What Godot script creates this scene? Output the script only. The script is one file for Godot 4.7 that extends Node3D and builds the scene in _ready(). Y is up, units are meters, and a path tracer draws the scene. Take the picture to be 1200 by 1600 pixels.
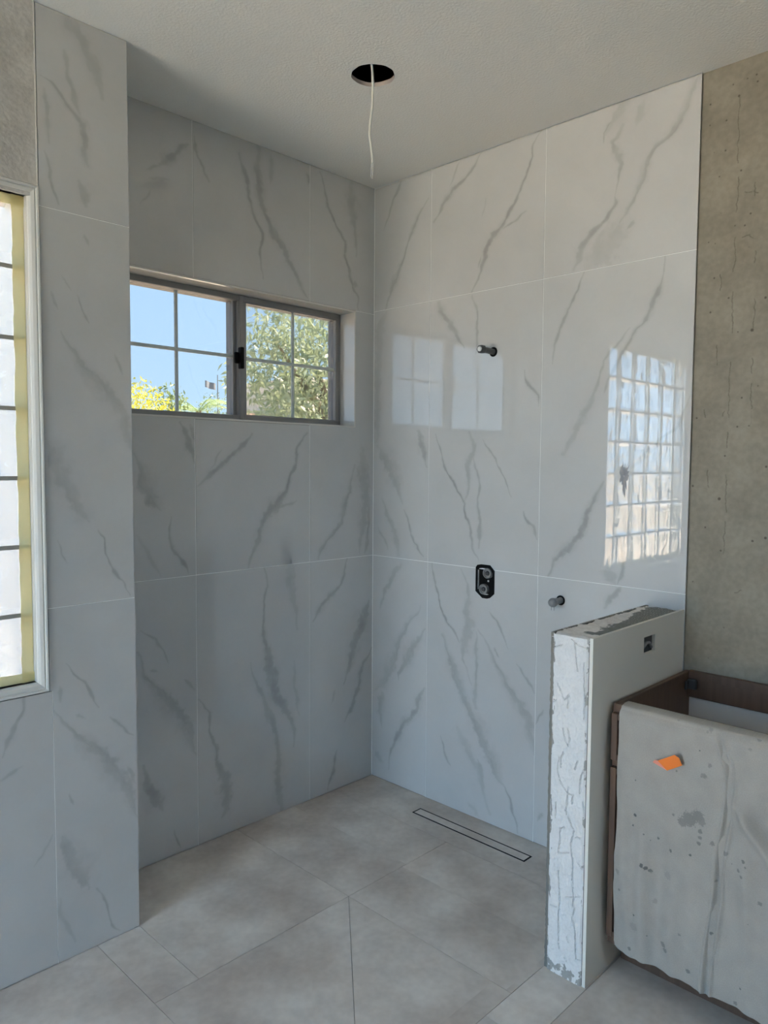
extends Node3D
# A half-finished bathroom: marble tiled shower corner, clerestory window, glass-block wall, stub wall and vanity carcass.
# Axes: window wall is z = 0 (room at z > 0), tiled fitting wall is x = 0 (room at x < 0), floor y = 0.

const H := 2.917
const PIER_X := -1.446
const PIER_Z := 0.334
const TILE_EDGE := 1.575
const GAP := 0.0011
const BLOCK := 0.2075
const LEFT := -5.5

const VEINS_RIGHT := [
	[50, 0, 172, 2908, 21, 136, 2847, 15, 95, 2774, 12, 58, 2707, 7],
	[80, -1, 353, 2788, 8, 300, 2736, 18, 246, 2653, 18, 216, 2608, 7, 197, 2560, 12, 151, 2479, 22, 104, 2396, 25, 62, 2315, 17],
	[70, 0, 644, 2905, 10, 602, 2863, 16, 533, 2814, 18, 452, 2757, 20, 378, 2683, 11],
	[35, 0, 518, 2899, 8, 469, 2809, 8],
	[80, 0, 941, 2913, 11, 893, 2861, 10, 884, 2782, 8, 854, 2727, 11, 820, 2671, 13, 766, 2599, 19, 709, 2545, 25, 677, 2505, 21, 669, 2459, 22, 645, 2396, 19, 603, 2328, 14],
	[50, 0, 876, 2616, 7, 822, 2593, 8, 758, 2574, 9],
	[40, 0, 652, 2476, 7, 636, 2425, 6],
	[30, 0, 673, 2712, 6, 649, 2638, 4],
	[50, 1, 1304, 2909, 53, 1275, 2872, 48, 1240, 2834, 36, 1216, 2796, 12],
	[70, 0, 1251, 2868, 5, 1216, 2813, 6, 1220, 2779, 5],
	[60, 0, 1288, 2830, 24, 1254, 2775, 18, 1279, 2724, 30, 1283, 2690, 18, 1279, 2642, 9, 1268, 2584, 8],
	[30, 0, 1363, 2887, 35, 1342, 2814, 23],
	[85, -1, 1557, 2915, 39, 1538, 2861, 22, 1524, 2815, 19, 1483, 2766, 23, 1435, 2728, 20, 1408, 2699, 17, 1381, 2653, 26, 1376, 2612, 23, 1343, 2555, 13, 1309, 2509, 15, 1286, 2476, 12],
	[65, 0, 1268, 2579, 10, 1272, 2556, 14, 1242, 2524, 18, 1212, 2486, 15, 1163, 2457, 18, 1125, 2419, 31, 1119, 2374, 44, 1094, 2335, 25],
	[30, 0, 1299, 2468, 36, 1263, 2436, 96, 1215, 2390, 134, 1166, 2342, 149],
	[50, 0, 1331, 2477, 12, 1317, 2442, 8],
	[70, 0, 425, 2315, 54, 442, 2255, 20, 486, 2193, 27, 534, 2131, 21, 561, 2088, 10],
	[60, 0, 608, 2320, 12, 634, 2214, 12, 631, 2152, 21, 631, 2112, 14, 622, 2058, 7],
	[65, 0, 880, 1973, 7, 899, 1911, 10, 945, 1864, 8, 959, 1818, 5],
	[60, 1, 39, 1665, 40, 90, 1611, 69, 141, 1522, 58, 203, 1399, 19],
	[28, 0, 83, 2312, 49, 34, 2203, 60, 25, 1846, 40, 26, 1683, 40],
	[60, 0, 215, 1364, 7, 259, 1244, 10, 336, 1145, 10],
	[35, 0, 67, 1412, 20, 131, 1280, 29, 182, 1149, 39],
	[35, 0, 43, 1265, 10, 107, 1160, 12],
	[60, 0, 293, 1740, 37, 329, 1662, 37, 353, 1576, 13],
	[70, 0, 407, 1720, 7, 441, 1652, 9, 464, 1552, 11, 529, 1478, 9, 583, 1414, 7, 584, 1341, 10, 616, 1277, 17, 632, 1213, 14, 659, 1158, 10],
	[45, 0, 603, 1715, 26, 625, 1642, 26, 595, 1578, 31, 592, 1496, 18, 582, 1431, 13],
	[50, 0, 625, 1610, 14, 652, 1498, 12, 654, 1417, 9, 662, 1272, 21, 668, 1216, 9],
	[55, 0, 669, 1682, 7, 739, 1602, 7, 778, 1540, 6, 827, 1455, 5],
	[60, 0, 884, 1396, 8, 930, 1329, 11, 953, 1278, 8],
	[60, 0, 1149, 2322, 9, 1118, 2257, 11, 1086, 2204, 11, 1054, 2141, 11, 1027, 2069, 13, 1009, 1985, 9],
	[65, 0, 1466, 2324, 10, 1454, 2251, 13, 1440, 2192, 20, 1409, 2143, 18, 1378, 2093, 13, 1346, 2050, 12, 1305, 1999, 17, 1272, 1938, 21, 1247, 1859, 17],
	[45, 0, 1336, 2090, 8, 1303, 2055, 12, 1256, 2016, 12, 1235, 1990, 7, 1219, 1910, 9, 1189, 1838, 27, 1123, 1707, 54, 1067, 1623, 28],
	[75, 0, 1248, 1515, 17, 1200, 1430, 23, 1174, 1379, 22, 1147, 1309, 20, 1096, 1245, 24, 1043, 1206, 22, 1009, 1136, 17],
	[35, 0, 1575, 1831, 8, 1533, 1720, 10, 1472, 1675, 11, 1425, 1629, 21, 1359, 1582, 25],
	[60, 0, 1324, 1314, 17, 1340, 1217, 12, 1333, 1167, 14, 1312, 1136, 11],
	[40, 0, 1284, 1187, 52, 1294, 1146, 52],
	[50, 0, 999, 569, 7, 968, 496, 5],
	[50, 0, 1009, 140, 17, 986, 108, 10],
	[40, 0, 195, 1105, 41, 132, 1032, 31, 93, 952, 17, 54, 870, 13],
	[60, -1, 322, 907, 16, 237, 811, 20, 187, 718, 29, 136, 623, 41, 97, 529, 63, 31, 446, 53],
	[50, 0, 353, 802, 14, 287, 735, 40, 239, 642, 41, 176, 564, 17, 183, 527, 10],
	[65, 0, 351, 525, 20, 322, 463, 33, 304, 403, 24, 217, 325, 29, 173, 246, 26, 141, 180, 21, 115, 65, 11],
	[45, 0, 71, 436, 42, 59, 354, 32, 73, 260, 13],
	[30, 0, 33, 130, 43, 75, 83, 32],
	[75, 0, 385, 1123, 10, 415, 1037, 10, 452, 925, 9, 487, 859, 13, 567, 775, 9],
	[40, 0, 561, 1114, 13, 605, 1059, 15, 612, 990, 27, 592, 927, 23, 609, 869, 55, 589, 761, 46, 579, 707, 15, 624, 602, 11],
	[70, 1, 459, 801, 19, 489, 725, 28, 524, 652, 38, 570, 564, 32, 627, 471, 31, 681, 397, 54, 725, 340, 54, 757, 271, 54, 789, 212, 35, 815, 194, 12],
	[45, 0, 652, 850, 12, 648, 754, 15, 656, 652, 15, 652, 582, 27, 648, 502, 37],
	[65, -1, 662, 860, 15, 716, 784, 12, 769, 709, 18, 821, 635, 21, 881, 574, 43, 930, 511, 51, 956, 411, 25, 962, 372, 10],
	[55, 0, 729, 934, 7, 776, 878, 9, 822, 798, 7],
	[50, 0, 867, 744, 7, 926, 690, 11, 955, 640, 12],
	[50, 0, 747, 789, 9, 778, 753, 7],
	[50, 0, 461, 313, 13, 485, 247, 12, 520, 202, 10],
	[30, 0, 551, 382, 56, 619, 293, 46, 674, 221, 40, 697, 157, 22, 741, 50, 27],
	[45, 0, 673, 273, 19, 685, 215, 27, 707, 152, 13],
	[65, 0, 815, 194, 9, 846, 144, 10, 867, 58, 9, 893, 8, 9],
	[25, 0, 623, 54, 27, 678, 11, 27],
	[60, 0, 1324, 1122, 16, 1304, 1085, 23, 1266, 1031, 20],
]
const VEINS_BACK := [
	[60, 0, 412, 2823, 14, 375, 2777, 26, 330, 2744, 29, 295, 2707, 22],
	[30, 0, 295, 2699, 14, 243, 2677, 13],
	[30, 0, 251, 2642, 17, 338, 2657, 9],
	[25, 0, 259, 2598, 12, 217, 2549, 11],
	[50, 0, 439, 2859, 10, 444, 2813, 12, 476, 2774, 9, 508, 2703, 12],
	[65, 0, 663, 2853, 37, 688, 2768, 22, 698, 2694, 15, 735, 2627, 13, 767, 2565, 19, 766, 2479, 13, 771, 2375, 10],
	[55, 0, 747, 2903, 56, 757, 2803, 47, 767, 2721, 38, 789, 2648, 21, 833, 2571, 39, 889, 2504, 33, 947, 2434, 30, 982, 2368, 24, 1018, 2328, 17],
	[30, 0, 822, 2882, 29, 817, 2777, 11],
	[50, 0, 1018, 2875, 14, 1028, 2823, 11],
	[60, 0, 1091, 2900, 15, 1122, 2830, 15, 1135, 2759, 15, 1193, 2688, 12, 1245, 2633, 15, 1259, 2540, 15, 1286, 2468, 18, 1328, 2378, 15, 1335, 2320, 11],
	[40, 0, 1291, 2893, 75, 1285, 2776, 64, 1319, 2688, 22, 1320, 2572, 15],
	[40, 0, 1300, 2441, 43, 1327, 2436, 22],
	[65, 1, 182, 1618, 16, 214, 1525, 49, 247, 1446, 58, 281, 1397, 17],
	[60, 0, 325, 1371, 9, 328, 1306, 9, 341, 1232, 12, 377, 1188, 12, 409, 1144, 10],
	[65, 0, 374, 1742, 17, 392, 1694, 26, 409, 1638, 29, 437, 1581, 12],
	[40, 0, 420, 1728, 21, 428, 1663, 12],
	[65, 0, 722, 1705, 19, 664, 1660, 22, 592, 1599, 25, 522, 1548, 27, 450, 1490, 16],
	[35, 0, 563, 1641, 7, 508, 1565, 9],
	[70, 0, 1024, 1725, 12, 970, 1658, 14, 952, 1584, 18, 917, 1520, 18, 893, 1456, 16, 825, 1385, 58, 780, 1342, 34, 747, 1263, 28, 714, 1194, 24, 687, 1134, 15],
	[45, 0, 952, 1418, 10, 882, 1388, 12, 825, 1376, 12],
	[70, -1, 1321, 1577, 22, 1280, 1448, 20, 1247, 1379, 22, 1221, 1302, 21, 1149, 1228, 23, 1105, 1173, 23, 1086, 1140, 21],
	[40, 0, 1375, 1647, 77, 1376, 1506, 88, 1398, 1405, 56, 1378, 1284, 51, 1351, 1153, 22],
	[45, 0, 1427, 1404, 22, 1407, 1221, 16, 1393, 1140, 18],
	[25, 0, 177, 1300, 16, 235, 1217, 17, 277, 1149, 17],
	[40, 0, 193, 938, 7, 256, 888, 9, 291, 833, 8, 308, 789, 5],
	[70, -1, 179, 861, 12, 203, 760, 17, 254, 693, 25, 324, 611, 52, 369, 542, 44, 406, 456, 44, 429, 390, 18],
	[35, 0, 229, 779, 13, 264, 765, 9],
	[40, 0, 371, 710, 9, 427, 656, 11],
	[55, 0, 446, 609, 18, 494, 546, 14, 498, 458, 13, 527, 389, 22, 532, 335, 23, 567, 245, 46, 576, 161, 64, 581, 115, 55, 550, 80, 27],
	[60, 0, 198, 405, 17, 222, 315, 42, 248, 249, 50, 274, 199, 17],
	[50, 0, 323, 106, 7, 354, 18, 9],
	[65, 0, 774, 1126, 14, 790, 1038, 14, 773, 967, 11, 773, 867, 11, 789, 763, 29, 800, 688, 48, 822, 600, 49, 857, 508, 49, 915, 438, 40, 951, 362, 24, 939, 288, 16],
	[35, 0, 916, 1117, 89, 928, 1032, 50, 951, 944, 30, 963, 829, 20],
	[25, 0, 939, 681, 30, 951, 545, 20, 975, 424, 10],
	[50, 0, 707, 719, 8, 733, 627, 19, 777, 526, 29, 810, 435, 35, 839, 333, 24, 856, 215, 39, 850, 93, 59, 873, 9, 59],
	[60, 0, 1275, 1124, 15, 1229, 1008, 15, 1163, 956, 21, 1099, 896, 25, 1055, 849, 15],
	[65, 0, 1423, 904, 23, 1381, 817, 67, 1326, 691, 55, 1285, 596, 33, 1251, 511, 13],
	[60, 0, 1433, 652, 16, 1369, 560, 22, 1341, 461, 27, 1300, 388, 28, 1259, 325, 15],
	[30, 0, 1191, 483, 17, 1178, 426, 8],
	[60, 0, 1205, 186, 15, 1185, 110, 19, 1153, 18, 17],
]
const VEINS_PIER := [
	[40, 0, 466, 2919, 55, 482, 2889, 50, 513, 2854, 46, 543, 2802, 41, 556, 2760, 31, 569, 2703, 21],
	[40, 0, 453, 2806, 15, 463, 2772, 15, 470, 2729, 18, 483, 2674, 20, 491, 2634, 15],
	[65, 0, 377, 2714, 7, 406, 2706, 12, 435, 2679, 12, 460, 2650, 12, 486, 2624, 15, 503, 2604, 20, 514, 2565, 20, 515, 2522, 30, 528, 2487, 26],
	[40, 0, 496, 2439, 15, 513, 2409, 30, 521, 2368, 26],
	[40, 0, 391, 2676, 10, 392, 2635, 12, 395, 2583, 19, 402, 2523, 12],
	[50, 0, 385, 2493, 10, 401, 2447, 12, 412, 2400, 10, 430, 2350, 7],
	[30, 0, 503, 2273, 14, 515, 2247, 10],
	[50, 0, 478, 2091, 4, 499, 2053, 4, 520, 2014, 4],
	[25, 0, 438, 2137, 7, 462, 2101, 5],
	[30, 0, 400, 2086, 9, 415, 2036, 7],
	[60, -1, 422, 1974, 7, 450, 1931, 12, 479, 1892, 24, 521, 1850, 34, 556, 1811, 44, 591, 1770, 49, 627, 1715, 55],
	[35, 0, 594, 1926, 10, 634, 1869, 8],
	[55, -1, 613, 1739, 61, 630, 1678, 43, 651, 1607, 19],
	[60, 1, 383, 1630, 26, 406, 1592, 58, 424, 1537, 63, 454, 1474, 63, 482, 1429, 50, 502, 1400, 23],
	[65, 0, 530, 1370, 11, 545, 1344, 5, 552, 1302, 3, 558, 1256, 5, 570, 1226, 14, 600, 1194, 6, 635, 1139, 7],
	[40, 0, 397, 1342, 4, 415, 1297, 5, 432, 1268, 4],
	[60, 0, 420, 950, 5, 463, 903, 7, 501, 836, 8, 528, 792, 5],
	[40, 0, 400, 877, 11, 406, 837, 13],
	[45, 0, 565, 746, 9, 601, 706, 9, 644, 664, 5],
	[35, 0, 456, 787, 10, 480, 771, 8],
	[70, -1, 389, 812, 8, 417, 767, 11, 449, 715, 21, 488, 675, 38, 537, 616, 49, 583, 557, 45, 614, 496, 40, 635, 431, 34, 651, 389, 17],
	[40, 0, 615, 568, 9, 641, 503, 14],
	[40, 0, 417, 532, 5, 426, 495, 7],
	[50, 0, 301, 893, 10, 291, 849, 9, 272, 802, 13, 250, 752, 15, 227, 708, 10],
	[40, 0, 287, 668, 15, 247, 651, 12, 224, 635, 5],
	[65, 1, 405, 406, 50, 420, 359, 50, 444, 295, 60, 472, 237, 55, 488, 201, 23],
	[55, 0, 514, 190, 14, 543, 139, 7, 549, 97, 5, 555, 50, 6, 581, 9, 8],
	[30, 0, 385, 210, 7, 396, 159, 11, 415, 92, 14, 439, 42, 9],
	[30, 0, 370, 427, 5, 346, 386, 7, 314, 350, 6],
]

const CLOTH_SPOTS := [
	[1681, 546, 5, 80, 1], [1674, 510, 3, 70, 0], [1710, 496, 3, 60, 0], [1750, 494, 4, 60, 0], [1728, 481, 2, 60, 0], [1790, 476, 5, 60, 0], [1845, 483, 4, 70, 0], [1869, 527, 6, 45, 0], [1710, 401, 6, 85, 1], [1722, 396, 6, 80, 1], [1734, 390, 6, 60, 1], [1693, 241, 3, 90, 0], [1911, 283, 5, 60, 0], [1677, 124, 6, 50, 0], [1643, 301, 4, 40, 0], [1990, 525, 5, 55, 0], [1996, 511, 3, 50, 0], [1977, 491, 5, 40, 0], [1986, 479, 5, 40, 0], [2033, 421, 7, 40, 0], [1957, 500, 2, 50, 0], [1993, 161, 3, 60, 0], [1853, 141, 7, 45, 0], [1778, 186, 9, 40, 0], [1786, 172, 8, 40, 0], [1842, 589, 22, 38, 0], [1864, 604, 18, 36, 0], [1825, 576, 15, 36, 0], [1875, 591, 12, 30, 0], [1871, 563, 7, 40, 0], [1871, 545, 6, 40, 0], [1798, 588, 4, 40, 0], [1874, 723, 8, 30, 0], [1681, 654, 2, 60, 0], [1889, 759, 6, 30, 0], [1941, 525, 7, 35, 0], [1905, 543, 7, 35, 0], [2004, 349, 2, 40, 0], [1635, 355, 8, 24, 0], [1732, 190, 2, 70, 0], [1827, 240, 4, 30, 0], [1750, 303, 8, 22, 0], [1784, 396, 12, 14, 0], [1691, 202, 15, 14, 0], [1917, 435, 4, 30, 0], [1982, 109, 6, 40, 0], [1861, 793, 2, 95, 0], [1799, 716, 3, 45, 0], [1876, 723, 4, 35, 0], [1867, 719, 3, 35, 0], [1886, 754, 4, 28, 0], [1682, 656, 2, 55, 0], [1885, 857, 6, 24, 0], [1878, 850, 4, 22, 0], [2009, 863, 7, 26, 0], [1794, 864, 6, 18, 0], [1992, 834, 5, 20, 0],
]
const CONCRETE_CRACKS := [
	[1696, 2802, 1697, 2679], [1697, 2679, 1698, 2589], [1705, 2542, 1697, 2427], [1698, 2342, 1697, 2233], [1696, 2164, 1697, 2032], [1767, 2134, 1767, 2029], [1764, 2290, 1763, 2251], [1722, 2486, 1744, 2484], [1744, 2484, 1765, 2474], [1721, 2340, 1741, 2343], [1740, 2340, 1756, 2332], [1753, 2510, 1756, 2465], [1654, 2231, 1656, 2177], [1695, 1932, 1697, 1747], [1767, 1940, 1764, 1892], [1765, 1858, 1768, 1775], [1695, 1695, 1696, 1645], [1696, 1553, 1698, 1422], [1696, 1390, 1696, 1283], [1614, 1776, 1619, 1750], [1682, 1771, 1676, 1750], [1651, 1993, 1651, 1929], [1631, 1567, 1635, 1509], [1736, 1151, 1756, 1160],
]
const CONCRETE_PITS := [
	[1747, 2854, 4], [1751, 2831, 4], [1719, 2851, 3], [1674, 2847, 3], [1694, 2804, 5], [1601, 2806, 4], [1633, 2222, 4], [1683, 2148, 4], [1624, 2108, 4], [1717, 2031, 3], [1762, 2032, 7], [1800, 2132, 5], [1709, 2560, 4], [1727, 2378, 4], [1744, 2413, 4], [1610, 2346, 3], [1656, 2737, 4], [1602, 2737, 3], [1639, 2558, 3], [1656, 2639, 4], [1589, 1749, 4], [1737, 1811, 4], [1726, 1715, 4], [1822, 1581, 5], [1675, 1470, 7], [1689, 1617, 4], [1583, 1512, 5], [1631, 1369, 4], [1788, 1333, 5], [1828, 1346, 6], [1686, 1292, 4], [1594, 1174, 3], [1763, 1717, 3],
]
const PONY_CRACKS := [
	[86, 1061, 90, 1031, 94, 995, 100, 972], [31, 920, 45, 898, 57, 875], [57, 875, 70, 891, 68, 852], [52, 786, 60, 750, 71, 734, 77, 761], [69, 790, 77, 754], [48, 664, 50, 697, 57, 711], [7, 851, 28, 869], [76, 1066, 100, 1051, 127, 1047], [119, 1000, 125, 890, 123, 828], [17, 1031, 45, 1042], [43, 692, 37, 652, 49, 611, 74, 587, 72, 554], [74, 587, 94, 590, 88, 560], [96, 669, 106, 697], [77, 607, 69, 534, 90, 490, 98, 480], [49, 469, 66, 479], [52, 471, 50, 425, 47, 391], [98, 480, 88, 432, 96, 391, 96, 327, 102, 272], [36, 549, 34, 496], [122, 464, 104, 461], [47, 391, 86, 406], [49, 334, 54, 271, 52, 179, 56, 89], [75, 260, 124, 281], [102, 272, 100, 245, 106, 235, 100, 213], [98, 205, 112, 167, 114, 78, 139, 86], [82, 134, 88, 124], [77, 66, 84, 57], [126, 578, 134, 531, 132, 480], [114, 385, 132, 366], [23, 212, 44, 215], [127, 678, 117, 650, 114, 600],
]


var M := {}
var used := {}

# ---------------------------------------------------------------- helpers

func srgb(r: float, g: float, b: float) -> Color:
	return Color(r / 255.0, g / 255.0, b / 255.0)

func mat(key: String, c: Color, rough: float, spec := 0.5) -> StandardMaterial3D:
	var m := StandardMaterial3D.new()
	m.resource_name = key
	m.albedo_color = c
	m.roughness = rough
	m.metallic_specular = spec
	M[key] = m
	return m

func tool() -> SurfaceTool:
	var st := SurfaceTool.new()
	st.begin(Mesh.PRIMITIVE_TRIANGLES)
	return st

func tri(st: SurfaceTool, a: Vector3, b: Vector3, c: Vector3, n: Vector3, ua := Vector2.ZERO, ub := Vector2.ZERO, uc := Vector2.ZERO) -> void:
	var turned := (b - a).cross(c - a).dot(n) > 0.0
	st.set_normal(n); st.set_uv(ua); st.add_vertex(a)
	if turned:
		st.set_normal(n); st.set_uv(uc); st.add_vertex(c)
		st.set_normal(n); st.set_uv(ub); st.add_vertex(b)
	else:
		st.set_normal(n); st.set_uv(ub); st.add_vertex(b)
		st.set_normal(n); st.set_uv(uc); st.add_vertex(c)

# flat polygon (fan); uv is taken by the callable from the position
func face(st: SurfaceTool, p: Array, n: Vector3, uv = null) -> void:
	for i in range(1, p.size() - 1):
		if uv != null:
			tri(st, p[0], p[i], p[i + 1], n, uv.call(p[0]), uv.call(p[i]), uv.call(p[i + 1]))
		else:
			tri(st, p[0], p[i], p[i + 1], n)

# box between two corners with chamfered edges
func block(st: SurfaceTool, a: Vector3, b: Vector3, c := 0.0, uv = null) -> void:
	var lo := Vector3(minf(a.x, b.x), minf(a.y, b.y), minf(a.z, b.z))
	var hi := Vector3(maxf(a.x, b.x), maxf(a.y, b.y), maxf(a.z, b.z))
	var mid := (lo + hi) / 2.0
	var h := (hi - lo) / 2.0
	c = minf(c, minf(h.x, minf(h.y, h.z)) * 0.9)
	for ax in 3:
		var u := (ax + 1) % 3
		var v := (ax + 2) % 3
		for s in [-1.0, 1.0]:
			var n := Vector3.ZERO
			n[ax] = s
			var pts := []
			for k in [[-1, -1], [1, -1], [1, 1], [-1, 1]]:
				var p := mid
				p[ax] += s * h[ax]
				p[u] += k[0] * (h[u] - c)
				p[v] += k[1] * (h[v] - c)
				pts.append(p)
			face(st, pts, n, uv)
	if c <= 0.0:
		return
	for ax in 3:
		var u := (ax + 1) % 3
		var v := (ax + 2) % 3
		for su in [-1.0, 1.0]:
			for sv in [-1.0, 1.0]:
				var n := Vector3.ZERO
				n[u] = su
				n[v] = sv
				n = n.normalized()
				var pts := []
				for k in [[-1, 0], [1, 0], [1, 1], [-1, 1]]:
					var p := mid
					p[ax] += k[0] * (h[ax] - c)
					p[u] += su * (h[u] - (c if k[1] == 1 else 0.0))
					p[v] += sv * (h[v] - (0.0 if k[1] == 1 else c))
					pts.append(p)
				face(st, pts, n, uv)
	for sx in [-1.0, 1.0]:
		for sy in [-1.0, 1.0]:
			for sz in [-1.0, 1.0]:
				var k := Vector3(sx, sy, sz)
				var o := mid + k * h
				tri(st, o - Vector3(0, sy, sz) * c, o - Vector3(sx, 0, sz) * c, o - Vector3(sx, sy, 0) * c, k.normalized())

func tube(st: SurfaceTool, pts: Array, r: Array, seg := 10, caps := true) -> void:
	var rings := []
	var norms := []
	for i in pts.size():
		var d: Vector3 = (pts[mini(i + 1, pts.size() - 1)] - pts[maxi(i - 1, 0)]).normalized()
		var side := d.cross(Vector3.UP if absf(d.y) < 0.9 else Vector3.RIGHT).normalized()
		var up := side.cross(d).normalized()
		var ring := []
		var nn := []
		var rr: float = r[mini(i, r.size() - 1)]
		for k in seg:
			var a := TAU * k / seg
			var n: Vector3 = side * cos(a) + up * sin(a)
			ring.append(pts[i] + n * rr)
			nn.append(n)
		rings.append(ring)
		norms.append(nn)
	for i in pts.size() - 1:
		for k in seg:
			var k2 := (k + 1) % seg
			smooth_quad(st, rings[i][k], rings[i][k2], rings[i + 1][k2], rings[i + 1][k], norms[i][k], norms[i][k2], norms[i + 1][k2], norms[i + 1][k])
	if caps:
		for e in [0, pts.size() - 1]:
			var d: Vector3 = (pts[0] - pts[1]).normalized() if e == 0 else (pts[e] - pts[e - 1]).normalized()
			face(st, rings[e], d)

func vtx(st: SurfaceTool, p: Vector3, n: Vector3, uv := Vector2.ZERO) -> void:
	st.set_normal(n); st.set_uv(uv); st.add_vertex(p)

func smooth_quad(st: SurfaceTool, a: Vector3, b: Vector3, c: Vector3, d: Vector3, na: Vector3, nb: Vector3, nc: Vector3, nd: Vector3, ua := Vector2.ZERO, ub := Vector2.ZERO, uc := Vector2.ZERO, ud := Vector2.ZERO) -> void:
	var turned := (c - a).cross(d - b).dot(na + nb + nc + nd) > 0.0
	if turned:
		vtx(st, a, na, ua); vtx(st, c, nc, uc); vtx(st, b, nb, ub)
		vtx(st, a, na, ua); vtx(st, d, nd, ud); vtx(st, c, nc, uc)
	else:
		vtx(st, a, na, ua); vtx(st, b, nb, ub); vtx(st, c, nc, uc)
		vtx(st, a, na, ua); vtx(st, c, nc, uc); vtx(st, d, nd, ud)

# lathe round axis d from origin o; profile of Vector2(radius, height); steps are flat shaded rings
func lathe(st: SurfaceTool, o: Vector3, d: Vector3, profile: Array, seg := 24) -> void:
	d = d.normalized()
	var s := d.cross(Vector3.UP if absf(d.y) < 0.9 else Vector3.RIGHT).normalized()
	var u := s.cross(d).normalized()
	for i in profile.size() - 1:
		var p: Vector2 = profile[i]
		var q: Vector2 = profile[i + 1]
		var t := q - p
		for k in seg:
			var a0 := TAU * k / seg
			var a1 := TAU * (k + 1) / seg
			var e0: Vector3 = s * cos(a0) + u * sin(a0)
			var e1: Vector3 = s * cos(a1) + u * sin(a1)
			var n0: Vector3 = (e0 * t.y - d * t.x).normalized()
			var n1: Vector3 = (e1 * t.y - d * t.x).normalized()
			smooth_quad(st, o + e0 * p.x + d * p.y, o + e1 * p.x + d * p.y, o + e1 * q.x + d * q.y, o + e0 * q.x + d * q.y, n0, n1, n1, n0)

# grid surface: fn(i, j) gives the place; smooth normals pointing to the side of «towards»
func sheet(st: SurfaceTool, nu: int, nv: int, fn: Callable, towards: Vector3, uv = null) -> void:
	var P := []
	for j in nv + 1:
		var row := []
		for i in nu + 1:
			row.append(fn.call(float(i) / nu, float(j) / nv))
		P.append(row)
	var N := []
	for j in nv + 1:
		var row := []
		for i in nu + 1:
			var du: Vector3 = P[j][mini(i + 1, nu)] - P[j][maxi(i - 1, 0)]
			var dv: Vector3 = P[mini(j + 1, nv)][i] - P[maxi(j - 1, 0)][i]
			var n := du.cross(dv).normalized()
			row.append(n if n.dot(towards) >= 0.0 else -n)
		N.append(row)
	for j in nv:
		for i in nu:
			var q := [P[j][i], P[j][i + 1], P[j + 1][i + 1], P[j + 1][i]]
			var t := [Vector2.ZERO, Vector2.ZERO, Vector2.ZERO, Vector2.ZERO]
			if uv != null:
				t = [uv.call(float(i) / nu, float(j) / nv), uv.call(float(i + 1) / nu, float(j) / nv), uv.call(float(i + 1) / nu, float(j + 1) / nv), uv.call(float(i) / nu, float(j + 1) / nv)]
			smooth_quad(st, q[0], q[1], q[2], q[3], N[j][i], N[j][i + 1], N[j + 1][i + 1], N[j + 1][i], t[0], t[1], t[2], t[3])

func numbered(called: String) -> String:
	if not used.has(called):
		used[called] = 0
		return called
	used[called] += 1
	return "%s_%03d" % [called, used[called]]

func put(called: String, st: SurfaceTool, m: Material, parent: Node = null) -> MeshInstance3D:
	return place(called, st.commit(), m, parent)

func place(called: String, mesh: Mesh, m: Material, parent: Node = null) -> MeshInstance3D:
	var o := MeshInstance3D.new()
	o.mesh = mesh
	o.material_override = m
	if parent == null:
		o.name = numbered(called)
		add_child(o)
	else:
		o.name = called
		parent.add_child(o, true)
	return o

func thing(called: String, label := "", category := "", group := "", at := Vector3.ZERO) -> Node3D:
	var o := Node3D.new()
	o.name = numbered(called)
	add_child(o)
	o.position = at
	tag(o, label, category, group)
	return o

func tag(o: Node, label := "", category := "", group := "") -> void:
	if label: o.set_meta("label", label)
	if category: o.set_meta("category", category)
	if group: o.set_meta("group", group)

func setting(called: String, label: String, category: String) -> Node3D:
	var o := thing(called, label, category)
	o.set_meta("kind", "structure")
	return o

func noise(s: int, f: float, oct := 4, kind := FastNoiseLite.TYPE_SIMPLEX_SMOOTH) -> FastNoiseLite:
	var n := FastNoiseLite.new()
	n.seed = s
	n.frequency = f
	n.noise_type = kind
	n.fractal_octaves = oct
	return n

# ---------------------------------------------------------------- surface prints

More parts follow.
